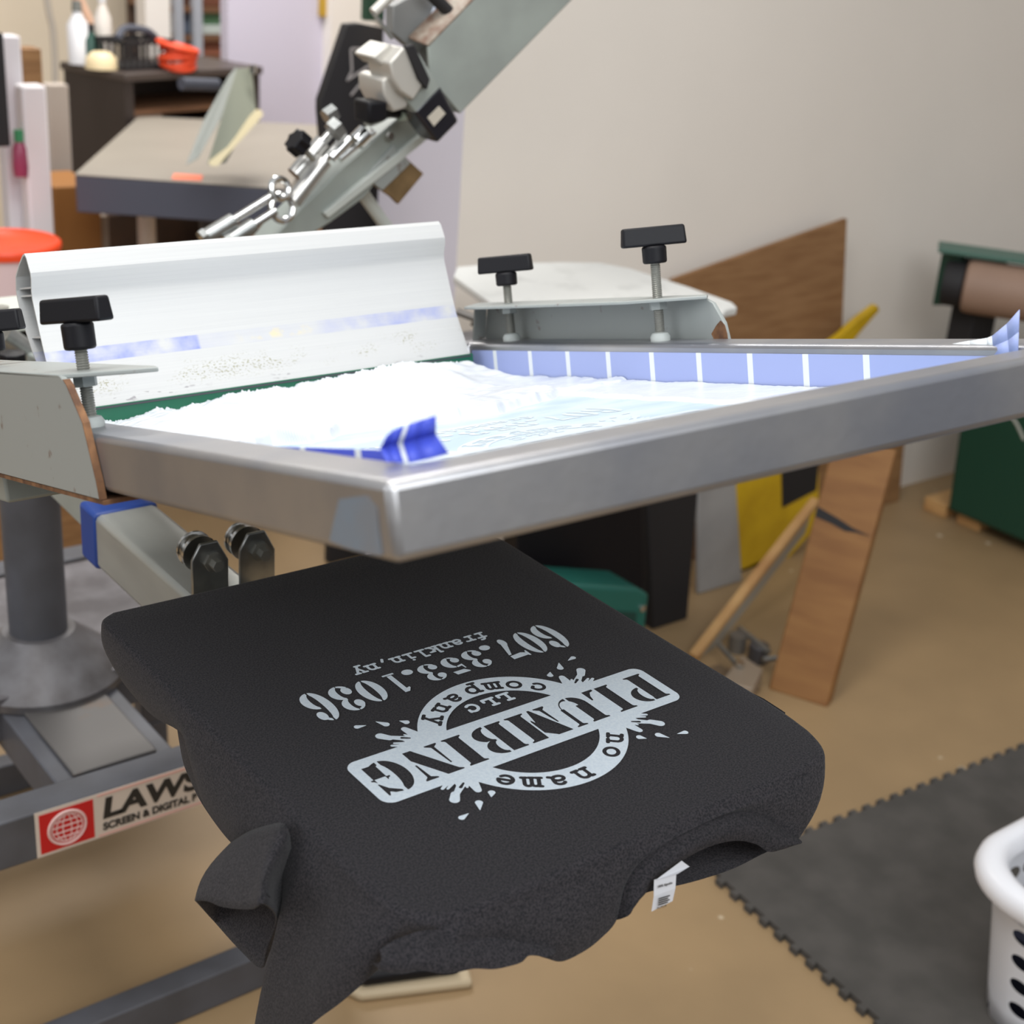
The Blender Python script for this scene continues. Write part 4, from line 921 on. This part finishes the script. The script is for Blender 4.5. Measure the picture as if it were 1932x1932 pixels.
# clamp hardware lying between stick and plank
hw = thing('bar_clamp', (1.5, 1.05, -.9), 'small steel clamp with bolts lying beside the foot of the orange pine plank', 'clamp')
b = MB(); q = [az(p, -.86) for p in ((1360, 1285), (1400, 1235), (1440, 1262), (1420, 1300))]; b.slab(q, (0, 0, -.035)); b.build('jaw', mat('tan_grey_metal', (150, 134, 116), .5, .3), hw, bevel=.003)
b = MB(); b.tube([az((1355, 1215), -.86), az((1398, 1262), -.86)], .006, 10); b.tube([az((1395, 1185), -.86), az((1450, 1230), -.86)], .007, 10); b.tube([az((1440, 1245), -.87), az((1480, 1240), -.87)], .006, 10); b.build('screw', M_steel, hw)
b = MB(); b.lathe([(0, -.03), (.022, -.03), (.022, .012), (0, .012)], 14, Matrix.Translation(az((1432, 1225), -.87))); b.build('nut_block', mat('dark_grey_metal', (84, 82, 84), .45, .5), hw, bevel=.002)
b = MB(); b.lathe([(0, 0), (.009, 0), (.009, .008), (0, .008)], 6, Matrix.Translation(az((1396, 1255), -.856))); b.build('bolt', M_chrome, hw)
b = MB(); b.lathe([(0, -.03), (.020, -.03), (.020, .01), (0, .01)], 14, Matrix.Translation(az((1393, 1205), -.87))); b.build('spool', mat('grey_steel_spool', (128, 124, 118), .4, .6), hw)
b = MB(); b.box((1.34, .98, -.9), (1.47, 1.10, -.892)); b.build('foot_plate', mat('brown_foot', (112, 92, 70), .6), hw, bevel=.001)
# black cases
def stand_px(pts, y, dy, name, m, label, cat, group=None, bevel=.004):
    P_ = [ay(p, y) for p in pts]; zf = -.9
    b = MB(); b.prism([(p.x, max(p.z, zf)) for p in P_], y, y + dy, axis=1); o = b.build(name, m, None, bevel=bevel); return tag(o, label, cat, group)
stand_px([(975, 1320), (975, 930), (1212, 930), (1205, 1320)], 1.27, .05, 'black_case', M_black, 'broad flat black case standing on the floor behind the teal box', 'case')
stand_px([(1218, 1300), (1222, 930), (1318, 930), (1280, 1300)], 1.30, .04, 'black_case', M_black2, 'narrow flat black case standing just right of the broad black case', 'case')
stand_px([(1290, 1330), (1318, 900), (1388, 890), (1386, 1200), (1340, 1330)], 1.38, .012, 'grey_sheet', mat('grey_sheet', (156, 154, 152), .6, col2=(140, 138, 136), scale=6), 'pale grey sheet standing between the narrow black case and the yellow board', 'sheet')
yb = thing('yellow_board', tuple(ay((1430, 1085), 1.42)), 'bright yellow board with a black square, standing behind the wooden screen', 'board')
b = MB(); P_ = [ay(p, 1.42) for p in ((1383, 1090), (1383, 860), (1545, 860), (1545, 990), (1478, 1065), (1440, 1080))]; b.prism([(p.x, p.z) for p in P_], 1.42, 1.435, axis=1); b.prism([(P_[0].x, -.9), (P_[0].x, P_[0].z), (P_[0].x + .12, P_[0].z + .03), (P_[0].x + .12, -.9)], 1.42, 1.435, axis=1); b.build('board', M_yellow, yb, bevel=.002)
b = MB(); P_ = [ay(p, 1.419) for p in ((1476, 958), (1474, 870), (1545, 870), (1540, 925))]; b.prism([(p.x, p.z) for p in P_], 1.4185, 1.42, axis=1); b.build('black_square', M_black2, yb, smooth=0)
b = MB(); P_ = [ay(p, 1.5) for p in ((1540, 660), (1580, 632), (1615, 600), (1650, 574), (1654, 584), (1622, 620), (1590, 660))]; b.prism([(p.x, p.z) for p in P_], 1.49, 1.51, axis=1)
b.prism([(P_[0].x - .1, -.9), (P_[0].x, P_[0].z), (P_[-1].x, P_[-1].z), (P_[0].x + .0, -.9)], 1.492, 1.508, axis=1); tag(b.build('yellow_strap', M_yellow, None, bevel=.002), 'curved yellow strap rising past the right edge of the brown sheet', 'strap')
tb_ = thing('teal_box', tuple(ay((1150, 1215), 1.12)), 'teal plastic box with a chrome button, standing before the black cases', 'box')
P_ = [ay(p, 1.12) for p in ((1060, 1290), (1070, 1102), (1205, 1110), (1226, 1122), (1228, 1300))]
b = MB(); b.prism([(P_[0].x, -.9)] + [(p.x, p.z) for p in P_[1:4]] + [(P_[3].x, -.9)], 1.12, 1.22, axis=1); b.build('body', M_teal, tb_, bevel=.008, seg=3)
b = MB(); P2 = [ay(p, 1.12) for p in ((1120, 1165), (1120, 1142), (1205, 1150), (1205, 1300))]; b.prism([(p.x, p.z) for p in (ay((1130, 1150), 1.12), ay((1200, 1155), 1.12), ay((1200, 1185), 1.12), ay((1130, 1180), 1.12))], 1.1185, 1.12, axis=1); b.build('recess', mat('dark_teal', (12, 58, 52), .5), tb_, smooth=0)
b = MB(); b.lathe([(0, 0), (.008, 0), (.007, .005), (0, .006)], 14, Matrix.Translation(ay((1211, 1147), 1.12)) @ Matrix.Rotation(math.pi / 2, 4, 'X')); b.build('button', M_chrome, tb_)

# ------------------------------------------------------------------ green machine with its brown roller
gm = thing('roller_machine', (2.8, 1.2, -.86), 'dark green machine with a thick brown roller standing on wood blocks', 'machine')
b = MB(); b.prism([(1.00, -.86), (1.36, -.86), (1.38, -.55), (1.25, -.46), (1.00, -.50)], 2.60, 3.4, axis=0); b.build('base_housing', M_dgreen, gm, bevel=.012, seg=3)
b = MB(); P_ = [ax(p, 2.46) for p in ((1776, 478), (1812, 474), (1798, 576), (1758, 576))]; b.prism([(p.y, p.z) for p in P_], 2.46, 2.49, axis=0); b.build('end_plate', M_dgreen, gm, bevel=.003)
b = MB(); b.box((2.50, 1.33, -.48), (2.60, 1.40, -.16)); b.build('upright', M_black2, gm, bevel=.003)
RP = ax((1818, 538), 2.46); RD = Vector((.52, -.85, 0)).normalized(); RM = Matrix.Translation(RP) @ RD.to_track_quat('Z', 'Y').to_matrix().to_4x4()
b = MB(RM); b.lathe([(0, 0), (.050, 0), (.064, .006), (.067, .02), (.067, .80), (0, .80)], 40); b.build('roller', mat('brown_roller', (150, 122, 104), .6, var=.08, scale=10), gm, smooth=50)
b = MB(RM); b.lathe([(0, -.05), (.052, -.05), (.056, -.04), (.056, -.002), (0, -.002)], 30); b.build('roller_cap', M_black2, gm, smooth=50)
b = MB(); b.slab([RP + Vector((-.06, .05, .075)), RP + RD * .8 + Vector((-.06, .05, .075)), RP + RD * .8 + Vector((.02, .11, .075)), RP + Vector((.02, .11, .075))], (0, 0, .012)); b.build('top_rail', mat('green_grey_rail', (70, 104, 92), .5), gm, bevel=.003)
b = MB(); b.box((2.72, 1.05, -.50), (3.4, 1.28, -.33)); b.build('black_motor', M_black2, gm, bevel=.02, seg=3)
b = MB(); b.tube(crom([ax((1900, 775), 2.44), ax((1918, 800), 2.44), ax((1932, 830), 2.44)], 6), .004, 8); b.build('wire', mat('pale_wire', (150, 150, 140), .5), gm)
WB = [az((1782, 978), -.9), az((1846, 1004), -.9)]
for (x, y, lab) in ((WB[0].x, WB[0].y, 'pale wood block on the floor under the left corner of the green machine'), (WB[1].x, WB[1].y, 'wood block nearest the camera under the green machine')):
    b = MB(); b.box((x, y, -.9), (x + .13, y + .075, -.861)); tag(b.build('wood_block', M_wood2, None, bevel=.003), lab, 'wood block', 'wood blocks under the green machine')

# ------------------------------------------------------------------ foot pedestal under the press
fp = thing('foot_pedestal', (.36, .64, -.9), 'low black pedestal on a beige rim, on the floor under the shirt', 'pedestal')
A = [az(p, -.895) for p in ((648, 1872), (680, 1888), (892, 1862), (885, 1835), (700, 1800))]; c_0 = sum(A, Vector()) / len(A)
b = MB(); pts_ = [c_0 + (p - c_0) for p in A]; b.prism([(p.x, p.y) for p in pts_], -.9, -.884); b.build('rim', mat('beige_rim', (186, 168, 138), .6), fp, bevel=.006)
b = MB(); b.prism([((p - c_0).x * .86 + c_0.x, (p - c_0).y * .80 + c_0.y + .008) for p in pts_], -.884, -.862); b.build('pedal', M_black, fp, bevel=.008, seg=3)
# ------------------------------------------------------------------ far left: the room behind
def ub(b, l, r, t, bt, y, dy, floor=False):
    """upright box seen between pixel columns l..r and rows t..bt on the plane y"""
    m_ = (t + bt) / 2; x0 = ay((l, m_), y).x; x1 = ay((r, m_), y).x; c = (l + r) / 2
    z1 = ay((c, t), y).z; z0 = -.9 if floor else ay((c, bt), y).z
    b.box((x0, y, z0), (x1, y + dy, z1)); return x0, x1, z0, z1
b = MB(); ub(b, 430, 612, -150, 300, 3.55, .05, True); struct(b.build('door_1', mat('lilac_door', (196, 191, 208), .6), smooth=0))
b = MB(); ub(b, 624, 706, -150, 300, 3.50, .10, True); struct(b.build('trim_1', mat('white_trim', (226, 220, 214), .6), smooth=0))
b = MB(); ub(b, 606, 624, -150, 300, 3.56, .04, True); struct(b.build('trim_2', mat('grey_trim', (168, 166, 172), .6), smooth=0))
b = MB(); ub(b, 606, 625, -5, 32, 3.53, .02); tag(b.build('door_plate', mat('ochre_metal', (176, 140, 40), .5), None, bevel=.002), 'ochre plate on the grey trim right of the lilac door', 'door plate')
b = MB(); ub(b, 276, 322, -150, 300, 4.15, .08, True); struct(b.build('trim_3', mat('white_trim', (226, 220, 214)), smooth=0))
b = MB(); ub(b, 700, 1000, -150, 300, 3.7, .06, True); struct(b.build('wall_inner', mat('pale_wall', (214, 210, 206), .7), smooth=0))
b = MB(); ub(b, 693, 742, -60, 40, 2.6, .03); tag(b.build('green_board', M_dgreen, None, bevel=.003), 'dark green board hanging behind the top of the raised print head', 'board')
# shelving with goods
sh_ = thing('shelving_unit', tuple(ay((375, 100), 4.4) * 1.0), 'open shelving with boxes, seen left of the lilac door', 'shelving')
x0, x1 = ay((318, 80), 4.4).x, ay((450, 80), 4.4).x
b = MB(); b.box((x0, 4.75, -.9), (x1, 4.77, 1.2)); b.build('back_panel', mat('dark_brown_panel', (84, 66, 54), .7), sh_, smooth=0)
for c_ in (330, 366):
    b = MB(); xx = ay((c_, 60), 4.4).x; b.box((xx, 4.4, -.9), (xx + .035, 4.43, 1.2)); b.build('post', mat('light_grey_post', (170, 174, 184), .5), sh_, smooth=0)
zs = [ay((380, q), 4.4).z for q in (14, 68, 108, 150, 190)]
for z in zs:
    b = MB(); b.box((x0, 4.42, z - .02), (x1, 4.75, z)); b.build('shelf', mat('brown_shelf', (112, 78, 54), .6), sh_, smooth=0)
for (l, r, t_, bt, c, lab, nm) in ((374, 432, -25, 13, (110, 66, 48), 'dark red-brown box on the top visible shelf', 'box'), (376, 420, 20, 46, (96, 140, 104), 'green box on the second shelf, on top of a pale box', 'box'), (376, 424, 47, 67, (190, 200, 196), 'pale mint box under the green box on the shelf', 'box'),
                                  (326, 364, 20, 67, (86, 96, 112), 'slate blue bin at the left of the second shelf', 'bin'), (376, 432, 72, 107, (148, 92, 70), 'wide red-brown box on the third shelf', 'box'), (326, 362, 76, 107, (176, 166, 168), 'pale grey bin on the third shelf', 'bin'),
                                  (392, 432, 116, 149, (190, 92, 44), 'orange-brown box on the lowest visible shelf', 'box'), (362, 390, 122, 149, (96, 88, 56), 'olive box beside the orange-brown box on the shelf', 'box')):
    b = MB(); X0, X1, Za, Zb = ub(b, l, r, t_, bt, 4.45, .22)
    b = MB(); zf = min(zs, key=lambda q: abs(q - Za)) if not lab.startswith('green') else Za; b.box((X0, 4.45, zf), (X1, 4.67, Zb)); tag(b.build(nm, mat('goods_%d_%d_%d' % c, c, .6), None, bevel=.004), lab, nm, 'boxes and bins on the open shelving')
# dark counter cabinet
cb = thing('cabinet', (1.2, 3.3, -.9), 'dark brown open counter cabinet with tools and bottles on its top', 'cabinet')
ang = math.radians(15); CT = Matrix.Translation((1.04, 3.145, 0)) @ Matrix.Rotation(ang, 4, 'Z')
M_dark = mat('dark_brown_laminate', (52, 43, 40), .5)
b = MB(CT); b.box((0, 0, -.9), (.03, .27, .06)); b.build('side_panel', M_dark, cb); b = MB(CT); b.box((.47, 0, -.9), (.50, .27, .06)); b.build('side_panel', M_dark, cb)
b = MB(CT); b.box((-.005, -.01, .06), (.505, .28, .082)); b.build('counter_top', mat('counter_top', (70, 60, 56), .4), cb, bevel=.003)
b = MB(CT); b.box((.03, .255, -.9), (.47, .27, .06)); b.build('back_panel', M_dark, cb)
shz = (-.02, -.13, -.30, -.55)
for z in shz: b = MB(CT); b.box((.03, .01, z - .015), (.47, .25, z)); b.build('shelf', mat('brown_shelf', (112, 78, 54)), cb)
dt = thing('drawer_tower', tuple(CT @ Vector((.085, .1, -.30))), 'tower of small pale drawers in the open dark cabinet', 'drawer tower')
for k in range(4):
    b = MB(CT); z = -.299 + .068 * k
    if k >= 2: z = -.129 + .052 * (k - 2)
    hgt = .062 if k < 2 else .046
    b.box((.036, .02, z), (.145, .22, z + hgt)); d_ = b.build('drawer', mat('pale_drawer', (176, 160, 150), .5), dt, bevel=.004)
    b = MB(CT); b.box((.07, .012, z + hgt * .4), (.11, .02, z + hgt * .6)); b.build('handle', mat('taupe_handle', (128, 112, 104), .5), d_)
for (a, c, z, h_, col, lab) in ((.17, .27, -.129, .07, (44, 42, 66), 'dark navy box beside the pale drawers in the cabinet'), (.29, .42, -.129, .06, (84, 58, 38), 'brown box in the middle of the dark cabinet'), (.17, .28, -.299, .05, (36, 50, 120), 'low blue box on the lower cabinet shelf'), (.30, .44, -.299, .09, (96, 66, 44), 'brown box on the lower cabinet shelf')):
    b = MB(CT); b.box((a, .04, z), (c, .23, z + h_)); tag(b.build('box', mat('cab_%d_%d_%d' % col, col, .6), None, bevel=.003), lab, 'box', 'boxes inside the dark cabinet')
def on_top(px, py): return az((px, py), .082)
def bottle(px, py, r, h, m, mcap, lab):
    p = on_top(px, py); o = thing('bottle', tuple(p), lab, 'bottle', 'bottles on the dark cabinet')
    b = MB(); b.lathe([(0, .001), (r, .001), (r, h * .62), (r * .45, h * .78), (r * .40, h * .84), (0, h * .84)], 18, Matrix.Translation(p)); b.build('body', m, o, smooth=50)
    b = MB(); b.lathe([(0, h * .841), (r * .5, h * .841), (r * .42, h), (0, h)], 14, Matrix.Translation(p)); b.build('cap', mcap, o, smooth=50)
bottle(150, 121, .030, .17, M_white, mat('grey_cap', (110, 112, 108), .5), 'white bottle with grey cap, leftmost on the dark cabinet')
bottle(173, 122, .026, .11, mat('dark_green_plastic', (26, 66, 56), .4), M_black2, 'short dark green bottle on the dark cabinet')
bottle(197, 119, .024, .20, mat('milky_plastic', (216, 208, 200), .4), M_white, 'tall milky bottle standing at the back of the dark cabinet')
p = on_top(192, 130); b = MB(); b.lathe([(0, .001), (.045, .001), (.042, .03), (.025, .045), (0, .048)], 20, Matrix.Translation(p)); tag(b.build('cream_tub', mat('cream_plastic', (220, 200, 160), .5), None, smooth=50), 'small cream tub in front of the bottles on the cabinet', 'tub')
tr = thing('black_tray', tuple(on_top(256, 124)), 'black slatted tray beside the orange coil on the cabinet', 'tray'); p = on_top(256, 124)
p = on_top(262, 128); TT = Matrix.Translation(p) @ Matrix.Rotation(ang, 4, 'Z') @ Matrix.Scale(.80, 4)
b = MB(TT); b.box((-.11, -.06, .001), (.11, .10, .012)); b.box((-.11, -.06, .085), (.11, -.05, .10)); b.box((-.11, .09, .085), (.11, .10, .10)); b.box((-.11, -.06, .085), (-.10, .10, .10)); b.box((.10, -.06, .085), (.11, .10, .10))
for k in range(9): b.box((-.11 + .0262 * k, -.06, .012), (-.10 + .0262 * k, -.054, .086)); b.box((-.11 + .0262 * k, .094, .012), (-.10 + .0262 * k, .10, .086))
b.build('basket', M_black2, tr)
b = MB(TT); b.tube(crom([(-.09, 0, .10), (-.03, .03, .13), (.04, .01, .125), (.09, .02, .10)], 6), .014, 10); b.build('grey_tool', M_dgrey, tr)
p = on_top(336, 132); b = MB(); rng = random.Random(3)
for k in range(6):
    r0 = .042 + .012 * rng.random(); tz = .02 + .011 * k; tl = rng.uniform(-.2, .2)
    b.tube([(p.x + r0 * math.cos(a), p.y + r0 * math.sin(a), p.z + tz * .85 + .012 * math.sin(a + k) + tl * .04 * math.cos(a)) for a in np.linspace(0, 2 * math.pi, 25)], .0085, 7, cap=False)
tag(b.build('cord_coil', mat('orange_red_cord', (226, 74, 36), .5), None, smooth=80), 'coil of orange-red cord lying on the dark cabinet', 'cord coil')
b = MB(); b.tube(crom([ay(q, 3.7) for q in ((130, -60), (148, 0), (166, 40), (178, 85), (180, 118))], 6), .018, 10); tag(b.build('tan_hose', mat('peach_hose', (212, 172, 146), .5), None, smooth=80), 'peach-coloured hose hanging down behind the bottles on the cabinet', 'hose')
b = MB(); b.tube(crom([ay(q, 4.6) for q in ((80, -60), (92, 20), (100, 60), (104, 150), (100, 300))], 6), .012, 8); tag(b.build('grey_cable', mat('pale_grey_cable', (176, 168, 158), .5), None, smooth=80), 'pale grey cable hanging down the cream wall at the left', 'cable')
# white things at the left edge
b = MB(); ub(b, 52, 98, 162, 520, 2.55, .05, True); tag(b.build('white_post', mat('matte_white', (222, 216, 218), .5), None, bevel=.006), 'tall narrow white post standing behind the orange-lidded bucket', 'post')
b = MB(); ub(b, 8, 50, 68, 430, 2.62, .05, True); tag(b.build('white_panel', mat('matte_white_two', (214, 210, 214), .6), None, bevel=.004), 'taller white panel standing just left of the white post', 'panel')  # plain white panel, purpose unknown
b = MB(); X = ub(b, 40, 80, 92, 161, 2.66, .05); b = MB(); b.box((X[0] + .0, 2.66, -.9), (X[1], 2.72, X[3])); tag(b.build('brown_carton', M_card, None, bevel=.003), 'narrow brown carton rising behind the white post', 'carton')
b = MB(); ub(b, 92, 132, 160, 282, 3.0, .05, True); tag(b.build('grey_panel', mat('warm_grey_panel', (172, 160, 150), .6), None, bevel=.003), 'warm grey panel standing between the white post and the dark cabinet', 'panel')  # plain warm grey panel, purpose unknown
b = MB(); ub(b, -30, 14, 62, 278, 2.45, .1); tag(b.build('black_box', M_black2, None, bevel=.004), 'black box cut off by the left edge of the picture', 'box')
sbm = thing('spray_bottle', tuple(ay((38, 330), 2.5)), 'clear bottle with green top and pink liquid hanging before the white panel', 'bottle')
P_ = ay((40, 332), 2.56); hh = ay((36, 245), 2.56).z - P_.z
b = MB(); b.lathe([(0, 0), (.016, 0), (.018, .02), (.016, hh * .6), (.009, hh * .75), (0, hh * .75)], 14, Matrix.Translation(P_)); b.build('body', mat('pink_liquid', (150, 62, 92), .3), sbm, smooth=50)
b = MB(); b.lathe([(0, hh * .751), (.011, hh * .751), (.011, hh), (0, hh)], 12, Matrix.Translation(P_)); b.build('top', mat('green_cap', (62, 140, 96), .4), sbm)
bc = az((6, 454), -.17); r_b = .115; bu = thing('bucket', (bc.x - .0, bc.y, -.50), 'white bucket with a bright orange-red lid at the left edge', 'bucket')
b = MB(Matrix.Translation((bc.x, bc.y, 0))); b.lathe([(0, -.50), (.095, -.50), (.112, -.20), (.114, -.186), (.108, -.186), (.092, -.49), (0, -.49)], 40, cap=False); b.build('body', mat('milky_bucket', (222, 196, 196), .4), bu, smooth=50)
b = MB(Matrix.Translation((bc.x, bc.y, 0))); b.lathe([(.1145, -.190), (.120, -.190), (.122, -.180), (.122, -.172), (.117, -.168), (.111, -.172), (.107, -.177), (0, -.177)], 40, cap=False); b.build('lid', mat('orange_red_rim', (240, 76, 34), .4), bu, smooth=60)
b = MB(Matrix.Translation((bc.x, bc.y, 0))); b.box((-.17, -.15, -.9), (.13, .13, -.502)); tag(b.build('crate', M_card, None, bevel=.004), 'brown crate carrying the orange-lidded bucket', 'crate')
b = MB(); ub(b, 104, 192, 350, 500, 2.75, .2, True); tag(b.build('cardboard_box', mat('amber_cardboard', (148, 98, 46), .7), None, bevel=.004), 'amber brown cardboard box under the left end of the flash dryer', 'box')
b = MB(); ub(b, 192, 206, 408, 500, 2.8, .03, True); tag(b.build('pale_slat', mat('pale_slat', (176, 160, 146), .6), None), 'pale slat standing beside the amber cardboard box', 'slat')
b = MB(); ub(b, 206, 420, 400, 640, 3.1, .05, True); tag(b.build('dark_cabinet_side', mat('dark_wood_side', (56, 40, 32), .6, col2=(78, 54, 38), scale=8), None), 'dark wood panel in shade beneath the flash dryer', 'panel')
wbx = ay((278, 470), 2.7); wo = thing('white_canister', tuple(Vector((wbx.x, 2.7, -.32))), 'white canister standing below the flash dryer hood', 'canister')
b = MB(Matrix.Translation((wbx.x, 2.7, 0))); b.lathe([(0, -.9), (.03, -.9), (.026, -.6), (.022, -.14), (0, -.14)], 16); b.build('body', mat('cream_white', (214, 196, 180), .5), wo, smooth=50)
b = MB(); ub(b, 440, 520, 430, 520, 2.9, .1, True); tag(b.build('tan_carton', mat('tan_carton', (186, 146, 112), .7), None, bevel=.003), 'tan carton just visible behind the chrome tie rods', 'carton')
b = MB(); ub(b, 560, 640, 405, 520, 2.9, .1, True); tag(b.build('tan_carton', mat('tan_carton', (186, 146, 112)), None, bevel=.003), 'tan carton just left of the big black panel', 'carton')
# big black panel hung behind the raised print head
bp_ = thing('black_panel', tuple(ay((690, 430), 1.95)), 'large slanting black panel with thin white outlines behind the raised print head', 'panel')  # plain black panel, purpose unknown
b = MB(); P_ = [ay(p, 1.95) for p in ((655, 46), (680, 44), (768, 62), (770, 520), (618, 520), (616, 330), (606, 210), (606, 190))]; b.prism([(p.x, p.z) for p in P_], 1.95, 1.975, axis=1)
b.box((P_[4].x + .02, 1.951, -.9), (P_[3].x - .02, 1.974, P_[3].z)); b.build('panel', M_black2, bp_, bevel=.002)
b = MB()
for q in (((663, 92), (695, 92)), ((662, 92), (664, 135)), ((663, 136), (655, 153)), ((720, 108), (655, 152)), ((720, 110), (662, 180)), ((694, 107), (718, 108))): b.tube([Vector((ay(p, 1.948).x, 1.948, ay(p, 1.948).z)) for p in q], .0028, 6)
b.build('white_outline', mat('dim_white', (150, 144, 142), .6), bp_)
# ------------------------------------------------------------------ cleanup
for o in bpy.data.objects:
    if '_o' in o: del o['_o']
